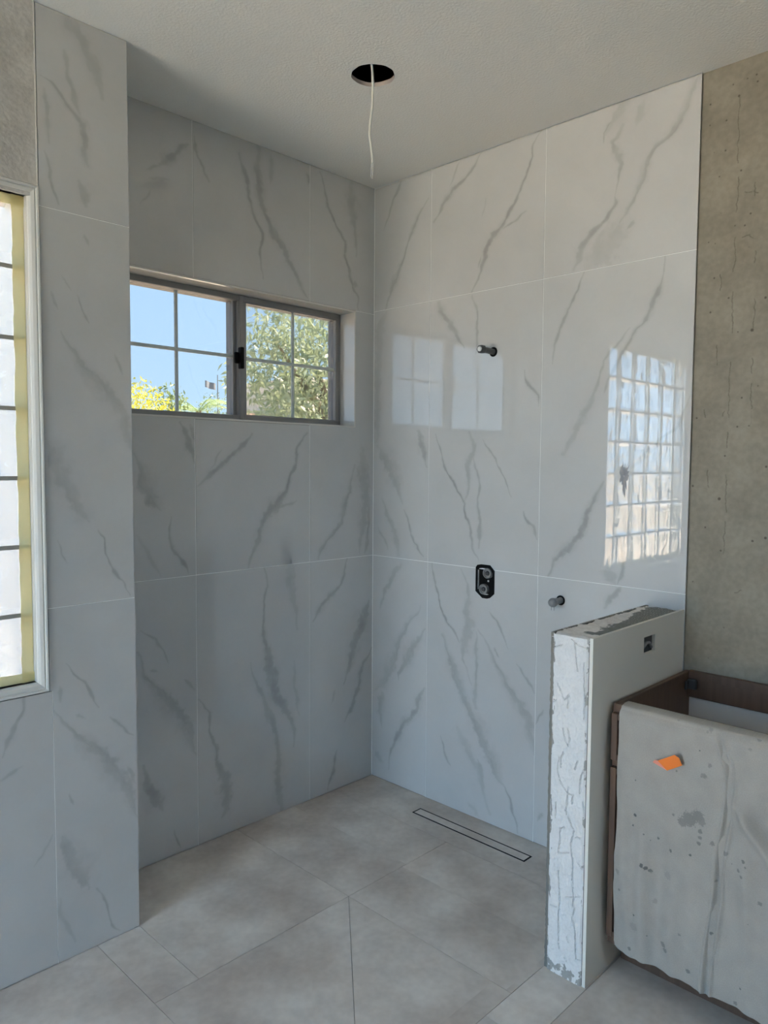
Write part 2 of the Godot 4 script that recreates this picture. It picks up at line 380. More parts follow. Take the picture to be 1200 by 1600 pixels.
# veins printed on the marble tiles of one wall. Strokes: [strength %, darker side, then x, y, width in mm ...]; each stays on the tile it was printed on
func marble(strokes: Array, w: float, h: float, cols: Array, rows: Array, s: int) -> StandardMaterial3D:
	var ppm := 512.0
	var W := int(w * ppm)
	var Hh := int(h * ppm)
	var dark := PackedFloat32Array()
	dark.resize(W * Hh)
	var jag := noise(s, 22.0, 3)
	var blot := noise(s + 7, 9.0, 4)
	var bend := noise(s + 11, 6.0, 3)
	for k in strokes:
		var n: int = (k.size() - 2) / 3
		var strength: float = k[0] / 100.0
		var edge: float = k[1]
		var mid: int = 2 + (n / 2) * 3
		var mx: float = k[mid] / 1000.0
		var my: float = k[mid + 1] / 1000.0
		var x0 := 0.0; var x1 := w; var y0 := 0.0; var y1 := h
		for c in cols:
			if c <= mx: x0 = maxf(x0, c)
			else: x1 = minf(x1, c)
		for c in rows:
			if c <= my: y0 = maxf(y0, c)
			else: y1 = minf(y1, c)
		for i in n - 1:
			var at := 2 + i * 3
			var a := Vector2(k[at], k[at + 1]) / 1000.0
			var b := Vector2(k[at + 3], k[at + 4]) / 1000.0
			var wa: float = k[at + 2] / 2000.0
			var wb: float = k[at + 5] / 2000.0
			wa *= 1.2; wb *= 1.2
			var reach := maxf(wa, wb) * 2.3 + 0.014
			var d := b - a
			var len2 := maxf(d.length_squared(), 1e-8)
			var side := d.orthogonal().normalized()
			for py in range(maxi(int(maxf(minf(a.y, b.y) - reach, y0) * ppm), 0), mini(int(minf(maxf(a.y, b.y) + reach, y1) * ppm), Hh)):
				for px in range(maxi(int(maxf(minf(a.x, b.x) - reach, x0) * ppm), 0), mini(int(minf(maxf(a.x, b.x) + reach, x1) * ppm), W)):
					var p := Vector2((px + 0.5) / ppm, (py + 0.5) / ppm)
					var r := p + Vector2(bend.get_noise_2d(p.x, p.y), bend.get_noise_2d(p.x + 7.0, p.y - 5.0)) * 0.016 - a
					var t := clampf(r.dot(d) / len2, 0.0, 1.0)
					var along := (i + t) / (n - 1.0)
					var fade := smoothstep(0.0, 0.22, along) * smoothstep(1.0, 0.72, along)
					var away := r - d * t
					var off := away.length()
					var half := lerpf(wa, wb, t) * (0.45 + 0.55 * fade)
					if off > half * 2.3 + 0.004:
						continue
					off += jag.get_noise_2d(p.x, p.y) * (half * 0.5 + 0.0006)
					var q := off / (half + 0.001)
					var v := 1.0 - smoothstep(0.3, 1.2, q)
					var halo := 0.3 * (1.0 - smoothstep(0.6, 2.1, q)) * (0.6 + 0.8 * blot.get_noise_2d(p.x * 0.7 + 3.0, p.y * 0.7))
					if v <= 0.0 and halo <= 0.0:
						continue
					var lean := signf(away.dot(side)) * clampf(q, 0.0, 1.0)
					v *= 0.62 + 0.38 * clampf(lean * edge, -0.6, 1.0) if edge != 0.0 else 0.72 + 0.28 * (1.0 - q)
					v *= 0.85 + 0.3 * blot.get_noise_2d(p.x, p.y)
					var slot := py * W + px
					dark[slot] = maxf(dark[slot], maxf(v, halo) * strength * (0.55 + 0.45 * fade))
	var base := noise(s + 3, 0.006, 4).get_image(W, Hh, false, false, true).get_data()
	var bytes := PackedByteArray()
	bytes.resize(W * Hh * 3)
	for py in Hh:
		for px in W:
			var v := dark[py * W + px] * 0.6
			var g := (base[py * W + px] - 128) * 0.028
			var o := ((Hh - 1 - py) * W + px) * 3
			bytes[o] = clampi(int(lerpf(197.0, 112.0, v) + g), 0, 255)
			bytes[o + 1] = clampi(int(lerpf(199.0, 112.0, v) + g), 0, 255)
			bytes[o + 2] = clampi(int(lerpf(199.0, 111.0, v) + g), 0, 255)
	var m := mat("marble", Color.WHITE, 0.02, 0.72)
	m.clearcoat_enabled = true
	m.clearcoat = 1.0
	m.clearcoat_roughness = 0.02
	m.albedo_texture = ImageTexture.create_from_image(Image.create_from_data(W, Hh, false, Image.FORMAT_RGB8, bytes))
	return m

# greyscale noise picture remapped between two colours, with small marks stamped on by «marks» (a PackedFloat32Array of darkness)
func mottled(W: int, Hh: int, c0: Color, c1: Color, s: int, coarse: float, fine: float, marks := PackedFloat32Array(), mark_color := Color(0.15, 0.15, 0.14), fine_share := 0.35) -> ImageTexture:
	var a := noise(s, coarse, 5).get_image(W, Hh, false, false, true).get_data()
	var b := noise(s + 1, fine, 3).get_image(W, Hh, false, false, true).get_data()
	var bytes := PackedByteArray()
	bytes.resize(W * Hh * 3)
	var has := marks.size() > 0
	for i in W * Hh:
		var t := clampf((a[i] * (1.0 - fine_share) + b[i] * fine_share) / 255.0, 0.0, 1.0)
		var r := lerpf(c0.r, c1.r, t)
		var g := lerpf(c0.g, c1.g, t)
		var bl := lerpf(c0.b, c1.b, t)
		if has and marks[i] > 0.0:
			var k := minf(marks[i], 1.0)
			r = lerpf(r, mark_color.r, k)
			g = lerpf(g, mark_color.g, k)
			bl = lerpf(bl, mark_color.b, k)
		bytes[i * 3] = int(r * 255.0)
		bytes[i * 3 + 1] = int(g * 255.0)
		bytes[i * 3 + 2] = int(bl * 255.0)
	return ImageTexture.create_from_image(Image.create_from_data(W, Hh, false, Image.FORMAT_RGB8, bytes))

func grey_noise(size: int, s: int, f: float, oct := 4) -> ImageTexture:
	return ImageTexture.create_from_image(noise(s, f, oct).get_seamless_image(size, size, false, false, 0.1, true))

func stamp_line(buf: PackedFloat32Array, W: int, Hh: int, a: Vector2, b: Vector2, r: float, v: float, wob: FastNoiseLite) -> void:
	var steps := int(a.distance_to(b)) + 1
	for i in steps + 1:
		var p := a.lerp(b, float(i) / steps)
		p += Vector2(wob.get_noise_2d(p.x, p.y), wob.get_noise_2d(p.y + 91.0, p.x)) * 3.0
		stamp_dot(buf, W, Hh, p, r * (0.8 + 0.5 * wob.get_noise_2d(p.x * 3.0, p.y)), v)

func stamp_dot(buf: PackedFloat32Array, W: int, Hh: int, p: Vector2, r: float, v: float) -> void:
	for y in range(maxi(0, int(p.y - r - 1)), mini(Hh, int(p.y + r + 2))):
		for x in range(maxi(0, int(p.x - r - 1)), mini(W, int(p.x + r + 2))):
			var d := Vector2(x + 0.5, y + 0.5).distance_to(p)
			var k := clampf(r + 0.5 - d, 0.0, 1.0) * v
			if k > buf[y * W + x]:
				buf[y * W + x] = k

# ---------------------------------------------------------------- the scene

func _ready() -> void:
	view_and_light()
	materials()
	room()
	window_1()
	glass_block_windows()
	shower_tiles()
	floor_tiles()
	ceiling_hole_and_cable()
	stub_wall()
	fittings()
	vanity()
	garden()

func view_and_light() -> void:
	var cam := Camera3D.new()
	cam.name = "camera"
	cam.fov = rad_to_deg(2.0 * atan(800.0 / 1172.7))
	cam.near = 0.05
	cam.far = 300.0
	add_child(cam)
	cam.transform = Transform3D(Basis(Vector3.UP, -0.7963) * Basis(Vector3.RIGHT, -0.0629) * Basis(Vector3.BACK, 0.0067), Vector3(-2.6348, 1.5792, 2.6541))
	cam.current = true
	var sky := ProceduralSkyMaterial.new()
	sky.sky_top_color = srgb(160, 198, 236)
	sky.sky_horizon_color = srgb(186, 218, 244)
	sky.sky_curve = 0.16
	sky.ground_bottom_color = srgb(150, 145, 135)
	sky.ground_horizon_color = srgb(176, 190, 200)
	sky.energy_multiplier = 13.0
	var env := Environment.new()
	env.background_mode = Environment.BG_SKY
	env.sky = Sky.new()
	env.sky.sky_material = sky
	env.tonemap_mode = Environment.TONE_MAPPER_LINEAR
	env.tonemap_exposure = 1.1
	env.sdfgi_enabled = true
	env.ssao_enabled = true
	env.ssil_enabled = true
	var we := WorldEnvironment.new()
	we.name = "environment"
	we.environment = env
	add_child(we)
	# high sun behind the house: it lights the garden and falls through the added rear opening behind the camera
	var sun := DirectionalLight3D.new()
	sun.name = "sun"
	sun.light_color = srgb(255, 240, 218)
	sun.light_energy = 46.0
	sun.light_angular_distance = 0.5
	sun.shadow_enabled = true
	sun.sky_mode = DirectionalLight3D.SKY_MODE_LIGHT_ONLY
	add_child(sun)
	sun.look_at_from_position(Vector3(5.0, 7.5, 2.2), Vector3.ZERO, Vector3.UP)

func materials() -> void:
	mat("grout", srgb(236, 238, 236), 0.8)
	mat("white_paint", srgb(214, 213, 208), 0.6)
	mat("wall_paint", srgb(205, 202, 196), 0.75)
	mat("bare_render", srgb(128, 124, 114), 0.9, 0.3)
	var pl := mat("plaster", srgb(214, 213, 210), 0.9, 0.3)
	pl.albedo_texture = mottled(512, 512, srgb(205, 205, 205), srgb(255, 255, 255), 31, 0.01, 0.09)
	pl.uv1_triplanar = true
	pl.uv1_world_triplanar = true
	pl.uv1_scale = Vector3(1.5, 1.5, 1.5)
	pl.heightmap_enabled = true
	pl.heightmap_texture = grey_noise(512, 4, 0.05)
	pl.heightmap_scale = 0.12
	var ce := mat("ceiling_texture", srgb(240, 236, 228), 0.9, 0.3)
	ce.uv1_triplanar = true
	ce.uv1_world_triplanar = true
	ce.uv1_scale = Vector3(1.6, 1.6, 1.6)
	ce.heightmap_enabled = true
	ce.heightmap_texture = grey_noise(1024, 9, 0.05, 3)
	ce.heightmap_scale = 0.09
	mat("raw_board", srgb(112, 110, 102), 0.9)
	mat("aluminium", srgb(138, 139, 140), 0.45)
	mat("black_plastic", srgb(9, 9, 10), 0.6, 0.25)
	mat("dark_metal", srgb(72, 74, 76), 0.45)
	M.dark_metal.metallic = 0.3
	mat("grey_plastic", srgb(120, 122, 124), 0.5)
	mat("white_plastic", srgb(225, 226, 226), 0.4)
	mat("cable", srgb(222, 221, 214), 0.5)
	mat("copper", srgb(190, 150, 120), 0.4)
	var gl := mat("window_glass", Color(0.05, 0.055, 0.06, 0.915), 0.0, 0.5)
	gl.transparency = BaseMaterial3D.TRANSPARENCY_ALPHA
	var sc := mat("fly_screen", Color(0.6, 0.6, 0.6, 0.16), 0.9, 0.2)
	sc.transparency = BaseMaterial3D.TRANSPARENCY_ALPHA
	var gb := mat("block_glass", Color(0.575, 0.595, 0.61, 0.0), 0.02, 0.5)
	gb.refraction_enabled = true
	gb.refraction_scale = 0.05
	var tp := mat("tape", srgb(226, 216, 164), 0.7, 0.3)
	tp.backlight_enabled = true
	tp.backlight = Color(1.0, 0.985, 0.9)
	mat("mortar", srgb(150, 148, 142), 0.9)
	# wood of the vanity
	var wd := mat("cabinet_wood", Color.WHITE, 0.5)
	var wn := noise(61, 0.02, 4)
	wn.domain_warp_enabled = true
	var im := Image.create(512, 512, false, Image.FORMAT_RGB8)
	for y in 512:
		for x in 512:
			var t := 0.5 + 0.5 * wn.get_noise_2d(x * 3.0, y * 0.12)
			im.set_pixel(x, y, srgb(78, 59, 47).lerp(srgb(102, 79, 64), t))
	wd.albedo_texture = ImageTexture.create_from_image(im)
	wd.uv1_triplanar = true
	wd.uv1_scale = Vector3(1.2, 1.2, 1.2)
	mat("white_panel", srgb(205, 206, 205), 0.5)
	mat("rubble", srgb(92, 90, 88), 0.95, 0.2)

# ---- shell -------------------------------------------------------

const WIN := [-1.36, 1.757, -0.125, 2.314]            # clerestory opening x0, y0, x1, y1
const PANELS := [[-3.007, 0.909, -1.762, 2.3615], [-4.45, 0.909, -3.205, 2.3615]]   # glass block openings

func room() -> void:
	var top := H + 0.6
	# window wall and glass block wall
	var wb := setting("wall_back", "outer wall with the strip window and the glass block openings", "wall")
	var st := tool()
	block(st, Vector3(WIN[2], -0.15, -0.2), Vector3(0.22, top, -0.012))
	block(st, Vector3(PIER_X - 0.012, -0.15, -0.2), Vector3(WIN[0], top, -0.012))
	block(st, Vector3(WIN[0], -0.15, -0.2), Vector3(WIN[2], WIN[1], -0.012))
	block(st, Vector3(WIN[0], WIN[3], -0.2), Vector3(WIN[2], top, -0.012))
	block(st, Vector3(PANELS[0][2], -0.15, -0.2), Vector3(PIER_X - 0.012, top, PIER_Z - 0.012))
	block(st, Vector3(PANELS[1][2], -0.15, 0.12), Vector3(PANELS[0][0], top, PIER_Z - 0.012))
	block(st, Vector3(LEFT - 0.2, -0.15, 0.12), Vector3(PANELS[1][0], top, PIER_Z - 0.012))
	for p in PANELS:
		block(st, Vector3(p[0], -0.15, 0.12), Vector3(p[2], p[1], PIER_Z - 0.012))
		block(st, Vector3(p[0], p[3], 0.12), Vector3(p[2], top, PIER_Z - 0.012))
	put("masonry", st, M.wall_paint, wb)
	# skim-coated plaster beside and above the glass blocks
	st = tool()
	var edge := -1.731
	var z0 := PIER_Z - 0.012
	var z1 := PIER_Z - 0.002
	block(st, Vector3(LEFT, PANELS[0][3] - 0.002, z0), Vector3(edge, H, z1))
	block(st, Vector3(PANELS[1][2] + 0.0, PANELS[0][1], z0), Vector3(PANELS[0][0], PANELS[0][3] - 0.002, z1))
	block(st, Vector3(LEFT, 0.0, z0), Vector3(PANELS[1][0], PANELS[0][3] - 0.002, z1))
	block(st, Vector3(LEFT, 0.0, z0), Vector3(-2.002, 0.877, z1))  # unseen matte plaster added in place of tile to remove a stray reflection
	put("plaster_skim", st, M.plaster, wb)
	# tile wall / concrete wall
	var wr := setting("wall_right", "bare grey concrete wall beside and behind the marble tiling", "wall")
	st = tool()
	var uvc := func(p: Vector3) -> Vector2: return Vector2((p.z - 1.45) / 1.45, 1.0 - p.y / 2.95)
	block(st, Vector3(0.012, -0.15, -0.2), Vector3(0.22, top, 4.6), 0.0, uvc)
	put("concrete_face", st, concrete(), wr)
	# the rest of the room, behind the camera
	var wl := setting("wall_left", "bare rendered wall on the far side of the room", "wall")
	st = tool()
	var d0 := 0.38
	var d1 := 2.05
	var dh := 2.6
	block(st, Vector3(LEFT - 0.2, -0.15, 0.1), Vector3(LEFT, top, d0))
	block(st, Vector3(LEFT - 0.2, -0.15, d1), Vector3(LEFT, top, 4.6))
	block(st, Vector3(LEFT - 0.2, dh, d0), Vector3(LEFT, top, d1))
	block(st, Vector3(LEFT - 0.2, -0.15, d0), Vector3(LEFT, -0.01, d1))
	put("painted_face", st, M.bare_render, wl)
	# wide doorway added out of view to fill the room with daylight
	var dr := setting("door_1", "unseen wide doorway added to light the room", "door")
	st = tool()
	block(st, Vector3(LEFT - 0.22, 0.0, d0 - 0.02), Vector3(LEFT + 0.02, dh + 0.02, d0 + 0.03), 0.003)
	block(st, Vector3(LEFT - 0.22, 0.0, d1 - 0.03), Vector3(LEFT + 0.02, dh + 0.02, d1 + 0.02), 0.003)
	block(st, Vector3(LEFT - 0.22, dh - 0.03, d0 + 0.03), Vector3(LEFT + 0.02, dh + 0.02, d1 - 0.03), 0.003)
	put("added_door_frame", st, M.white_paint, dr)
	var wf := setting("wall_front", "bare rendered wall behind the camera", "wall")
	st = tool()
	var r := [-1.62, 1.3, -1.15, 2.3]
	block(st, Vector3(LEFT - 0.2, -0.15, 4.4), Vector3(r[0], top, 4.6))
	block(st, Vector3(r[2], -0.15, 4.4), Vector3(0.22, top, 4.6))
	block(st, Vector3(r[0], -0.15, 4.4), Vector3(r[2], r[1], 4.6))
	block(st, Vector3(r[0], r[3], 4.4), Vector3(r[2], top, 4.6))
	put("painted_face", st, M.bare_render, wf)
	# unseen opening added in that wall for more daylight from behind
	var wn := setting("window_4", "unseen window opening added behind the camera to let in light", "window")
	st = tool()
	block(st, Vector3(r[0] - 0.01, r[1] - 0.01, 4.39), Vector3(r[0] + 0.04, r[3] + 0.01, 4.61), 0.003)
	block(st, Vector3(r[2] - 0.04, r[1] - 0.01, 4.39), Vector3(r[2] + 0.01, r[3] + 0.01, 4.61), 0.003)
	block(st, Vector3(r[0] + 0.04, r[1] - 0.01, 4.39), Vector3(r[2] - 0.04, r[1] + 0.04, 4.61), 0.003)
	block(st, Vector3(r[0] + 0.04, r[3] - 0.04, 4.39), Vector3(r[2] - 0.04, r[3] + 0.01, 4.61), 0.003)
	put("added_window_frame", st, M.white_paint, wn)
	var rf := setting("roof", "flat roof slab over the house", "roof")
	st = tool()
	block(st, Vector3(LEFT - 0.5, top, -0.5), Vector3(0.6, top + 0.15, 4.9))
	put("roof_slab", st, M.raw_board, rf)

func concrete() -> StandardMaterial3D:
	var W := 725
	var Hh := 1475
	var marks := PackedFloat32Array()
	marks.resize(W * Hh)
	var wob := noise(17, 0.05, 3)
	var s := 500.0
	for c in CONCRETE_CRACKS:
		stamp_line(marks, W, Hh, Vector2((c[0] - 1450) / 1000.0 * s, Hh - c[1] / 1000.0 * s), Vector2((c[2] - 1450) / 1000.0 * s, Hh - c[3] / 1000.0 * s), 0.75, 0.5, wob)
	for c in CONCRETE_PITS:
		stamp_dot(marks, W, Hh, Vector2((c[0] - 1450) / 1000.0 * s, Hh - c[1] / 1000.0 * s), c[2] * 0.36, 0.7)
	var rng := RandomNumberGenerator.new()
	rng.seed = 5
	for i in 120:
		stamp_dot(marks, W, Hh, Vector2(rng.randf() * W, rng.randf() * Hh), rng.randf_range(0.4, 1.3), rng.randf_range(0.25, 0.6))
	for i in 22:
		var p := Vector2(rng.randf() * W, rng.randf() * Hh)
		stamp_line(marks, W, Hh, p, p + Vector2(rng.randf_range(-4, 4), rng.randf_range(10, 60)), 0.5, rng.randf_range(0.1, 0.3), wob)
	var m := mat("concrete", Color.WHITE, 0.9, 0.3)
	m.albedo_texture = mottled(W, Hh, srgb(120, 116, 105), srgb(152, 148, 137), 21, 0.008, 0.07, marks, srgb(70, 66, 58), 0.4)
	m.texture_repeat = false
	m.heightmap_enabled = true
	m.heightmap_texture = grey_noise(512, 14, 0.03)
	m.heightmap_scale = 0.15
	return m

# ---- clerestory window -------------------------------------------

func window_1() -> void:
	var w := setting("window_1", "aluminium sliding strip window with glazing bars set high in the marble wall", "window")
	var x0: float = WIN[0]
	var y0: float = WIN[1]
	var x1: float = WIN[2]
	var y1: float = WIN[3]
	# polished reveal slabs
	var rv := mat("reveal", srgb(214, 212, 207), 0.03, 0.72)
	rv.clearcoat_enabled = true
	rv.clearcoat = 1.0
	rv.clearcoat_roughness = 0.02
	for r in [[x0, y1 - 0.008, x1, y1], [x0, y0, x1, y0 + 0.008], [x1 - 0.008, y0, x1, y1], [x0, y0, x0 + 0.008, y1]]:
		var s := tool()
		block(s, Vector3(r[0], r[1], -0.12), Vector3(r[2], r[3], 0.002), 0.001)
		put("reveal_slab", s, rv, w)
	x0 += 0.008; x1 -= 0.008; y0 += 0.008; y1 -= 0.008
	# outer frame
	var st := tool()
	var f0 := -0.175
	var f1 := -0.098
	block(st, Vector3(x0, y1 - 0.024, f0), Vector3(x1, y1, f1), 0.002)
	block(st, Vector3(x0, y0, f0), Vector3(x1, y0 + 0.026, f1), 0.002)
	block(st, Vector3(x0, y0, f0), Vector3(x0 + 0.03, y1, f1), 0.002)
	block(st, Vector3(x1 - 0.012, y0, f0), Vector3(x1, y1, f1), 0.002)
	put("outer_frame", st, M.aluminium, w)
	# meeting stiles
	st = tool()
	block(st, Vector3(-0.742, y0, f0), Vector3(-0.728, y1, -0.12), 0.002)
	put("fixed_stile", st, M.aluminium, w)
	# sliding sash on the right
	var s2 := tool()
	var a := -0.728
	var b := x1 - 0.012
	block(s2, Vector3(a, y0 + 0.02, -0.135), Vector3(-0.686, y1 - 0.012, -0.1), 0.002)
	block(s2, Vector3(b - 0.018, y0 + 0.02, -0.135), Vector3(b, y1 - 0.012, -0.1), 0.002)
	block(s2, Vector3(a, y1 - 0.03, -0.135), Vector3(b, y1 - 0.012, -0.1), 0.002)
	block(s2, Vector3(a, y0 + 0.012, -0.135), Vector3(b, y0 + 0.03, -0.1), 0.002)
	var sash := put("sliding_sash", s2, M.aluminium, w)
	# bead that shines along the inner stile
	st = tool()
	block(st, Vector3(-0.726, y0 + 0.006, -0.1), Vector3(-0.708, y1 - 0.004, -0.09), 0.003)
	put("stile_bead", st, M.aluminium, sash)
	# glazing bars
	var bar := mat("glazing_bar", srgb(196, 204, 204), 0.5)
	for g in [[Vector3(x0 + 0.03, 2.039, -0.138), Vector3(-0.742, 2.053, -0.126)], [Vector3(-1.017, y0 + 0.02, -0.1385), Vector3(-1.004, y1 - 0.02, -0.1265)], [Vector3(-0.69, 2.033, -0.124), Vector3(b - 0.016, 2.047, -0.112)], [Vector3(-0.422, y0 + 0.028, -0.1245), Vector3(-0.409, y1 - 0.028, -0.1125)]]:
		var s := tool()
		block(s, g[0], g[1], 0.002)
		put("glazing_bar", s, bar, w)
	# panes
	st = tool()
	face(st, [Vector3(x0 + 0.02, y0 + 0.02, -0.132), Vector3(-0.735, y0 + 0.02, -0.132), Vector3(-0.735, y1 - 0.02, -0.132), Vector3(x0 + 0.02, y1 - 0.02, -0.132)], Vector3.BACK)
	put("pane", st, M.window_glass, w)
	st = tool()
	face(st, [Vector3(-0.69, y0 + 0.025, -0.118), Vector3(b - 0.015, y0 + 0.025, -0.118), Vector3(b - 0.015, y1 - 0.025, -0.118), Vector3(-0.69, y1 - 0.025, -0.118)], Vector3.BACK)
	put("pane", st, M.window_glass, w)
	st = tool()
	face(st, [Vector3(-0.69, y0 + 0.02, -0.16), Vector3(b, y0 + 0.02, -0.16), Vector3(b, y1 - 0.02, -0.16), Vector3(-0.69, y1 - 0.02, -0.16)], Vector3.BACK)
	put("fly_screen", st, M.fly_screen, w)
	# latch
	st = tool()
	block(st, Vector3(-0.732, 1.99, -0.1), Vector3(-0.714, 2.082, -0.075), 0.003)
	block(st, Vector3(-0.752, 2.012, -0.1), Vector3(-0.73, 2.06, -0.088), 0.003)
	var l := put("latch", st, M.black_plastic, w)
	l.set_meta("label", "black plastic window latch")

# ---- glass block windows -----------------------------------------

func block_mesh(s: int) -> ArrayMesh:
	var h := BLOCK / 2.0 - 0.0065
	var d := 0.04
	var n1 := noise(s, 9.0, 2)
	var n2 := noise(s + 50, 13.0, 2)
	var st := tool()
	for k in [1.0, -1.0]:
		var f := func(u: float, v: float) -> Vector3:
			var x := lerpf(-h, h, u)
			var y := lerpf(-h, h, v)
			var rim := minf(minf(u, 1.0 - u), minf(v, 1.0 - v))
			var lift := smoothstep(0.0, 0.09, rim)
			var n := n1 if k > 0 else n2
			return Vector3(x, y, k * (d - 0.006 + lift * (0.003 + 0.0026 * n.get_noise_2d(x, y))))
		sheet(st, 26, 26, f, Vector3(0, 0, k))
	var e := d - 0.006
	for q in [[Vector3(1, 0, 0), Vector3(0, 1, 0)], [Vector3(-1, 0, 0), Vector3(0, 1, 0)], [Vector3(0, 1, 0), Vector3(1, 0, 0)], [Vector3(0, -1, 0), Vector3(1, 0, 0)]]:
		var o: Vector3 = q[0] * h
		var t: Vector3 = q[1] * h
		face(st, [o - t + Vector3(0, 0, -e), o + t + Vector3(0, 0, -e), o + t + Vector3(0, 0, e), o - t + Vector3(0, 0, e)], q[0])
	return st.commit()

# rectangular moulding swept round an opening: profile of Vector2(distance outwards, z)
func moulding(st: SurfaceTool, r: Array, profile: Array) -> void:
	for i in profile.size() - 1:
		var p: Vector2 = profile[i]
		var q: Vector2 = profile[i + 1]
		var t := (q - p).normalized()
		var c := func(k: Vector2, cx: int, cy: int) -> Vector3:
			return Vector3((r[2] + k.x) if cx > 0 else (r[0] - k.x), (r[3] + k.x) if cy > 0 else (r[1] - k.x), k.y)
		for e in [[1, -1, 1, 1, Vector3(1, 0, 0)], [-1, -1, -1, 1, Vector3(-1, 0, 0)], [-1, 1, 1, 1, Vector3(0, 1, 0)], [-1, -1, 1, -1, Vector3(0, -1, 0)]]:
			var out: Vector3 = e[4]
			var n := (out * -t.y + Vector3(0, 0, 1) * t.x).normalized()
			if n.z < -0.01: n = -n
			face(st, [c.call(p, e[0], e[1]), c.call(p, e[2], e[3]), c.call(q, e[2], e[3]), c.call(q, e[0], e[1])], n)

func glass_block_windows() -> void:
	var shapes := [block_mesh(101), block_mesh(202), block_mesh(303), block_mesh(404)]
	var labels := ["taped glass block window with white bullnose frame beside the marble pier", "second glass block window further along the wall past the plaster mullion"]
	for p in PANELS.size():
		var r: Array = PANELS[p]
		var w := setting("window_%d" % (p + 2), labels[p], "window")
		var zc := 0.262
		for row in 7:
			for col in roundi((r[2] - r[0]) / BLOCK):
				var o := place("glass_block", shapes[(row * 3 + col * 5 + row * col) % 4], M.block_glass, w)
				o.position = Vector3(r[2] - (col + 0.5) * BLOCK, r[1] + (row + 0.5) * BLOCK, zc)
				o.rotation.z = PI / 2.0 * ((row + col * 3) % 4)
		var st := tool()
		for i in 8:
			var y: float = r[1] + i * BLOCK
			block(st, Vector3(r[0], maxf(y - 0.006, r[1]), zc - 0.034), Vector3(r[2], minf(y + 0.006, r[3]), zc + 0.034))
		for i in roundi((r[2] - r[0]) / BLOCK) + 1:
			var x: float = r[2] - i * BLOCK
			block(st, Vector3(maxf(x - 0.006, r[0]), r[1], zc - 0.034), Vector3(minf(x + 0.006, r[2]), r[3], zc + 0.034))
		put("mortar_joints", st, M.mortar, w)
		st = tool()
		var z := PIER_Z
		moulding(st, r, [Vector2(0.0, z - 0.06), Vector2(0.0, z - 0.014), Vector2(0.003, z - 0.006), Vector2(0.009, z - 0.001), Vector2(0.018, z + 0.002), Vector2(0.022, z + 0.0005), Vector2(0.024, z + 0.005), Vector2(0.0285, z + 0.006), Vector2(0.031, z + 0.003), Vector2(0.031, z - 0.012)])
		var fr := put("frame_moulding", st, M.white_paint, w)
		fr.set_meta("label", "white bullnose frame moulding")
	# masking tape along the border of the first window
	var r0: Array = PANELS[0]
	var zt := 0.3035
	var rim := noise(77, 14.0, 3)
	var runs := [[Vector2(r0[2], r0[1]), Vector2(r0[2], r0[3]), Vector2(-1, 0), 0.034, "strip of yellow masking tape down the glass blocks beside the marble pier"], [Vector2(r0[0], r0[3]), Vector2(r0[2], r0[3]), Vector2(0, -1), 0.03, "strip of yellow masking tape along the top row of glass blocks"], [Vector2(r0[0], r0[1]), Vector2(r0[2], r0[1]), Vector2(0, 1), 0.03, "strip of yellow masking tape along the bottom row of glass blocks"]]
	for k in runs.size():
		var a: Vector2 = runs[k][0]
		var b: Vector2 = runs[k][1]
		var inw: Vector2 = runs[k][2]
		var wd: float = runs[k][3]
		var st := tool()
		var zz := zt + 0.0008 * k
		for side in [0.0, 0.0006]:
			var f := func(u: float, v: float) -> Vector3:
				var c := a.lerp(b, u) + inw * (0.002 + v * (wd + 0.004 * rim.get_noise_2d(u * 1.4, k * 3.0)))
				return Vector3(c.x, c.y, zz + side)
			sheet(st, 60, 1, f, Vector3(0, 0, 1 if side > 0.0 else -1))
		var o := put("masking_tape", st, M.tape)
		tag(o, runs[k][4], "tape", "masking tape on the glass blocks")

# ---- marble tiles ------------------------------------------------

# one tile: the rectangles that make up its cut shape, on a wall whose (u, v, depth) are turned to space by «spot»
func tile(parent: Node, rects: Array, spot: Callable, uv: Callable, m: Material) -> void:
	var st := tool()
	var single := rects.size() == 1
	for r in rects:
		var a: Vector3 = spot.call(r[0] + (GAP if single else 0.0), r[1] + (GAP if single else 0.0), 0.0)
		var b: Vector3 = spot.call(r[2] - (GAP if single else 0.0), r[3] - (GAP if single else 0.0), -0.006)
		block(st, a, b, 0.0006 if single else 0.0, uv)
	put("wall_tile", st, m, parent)

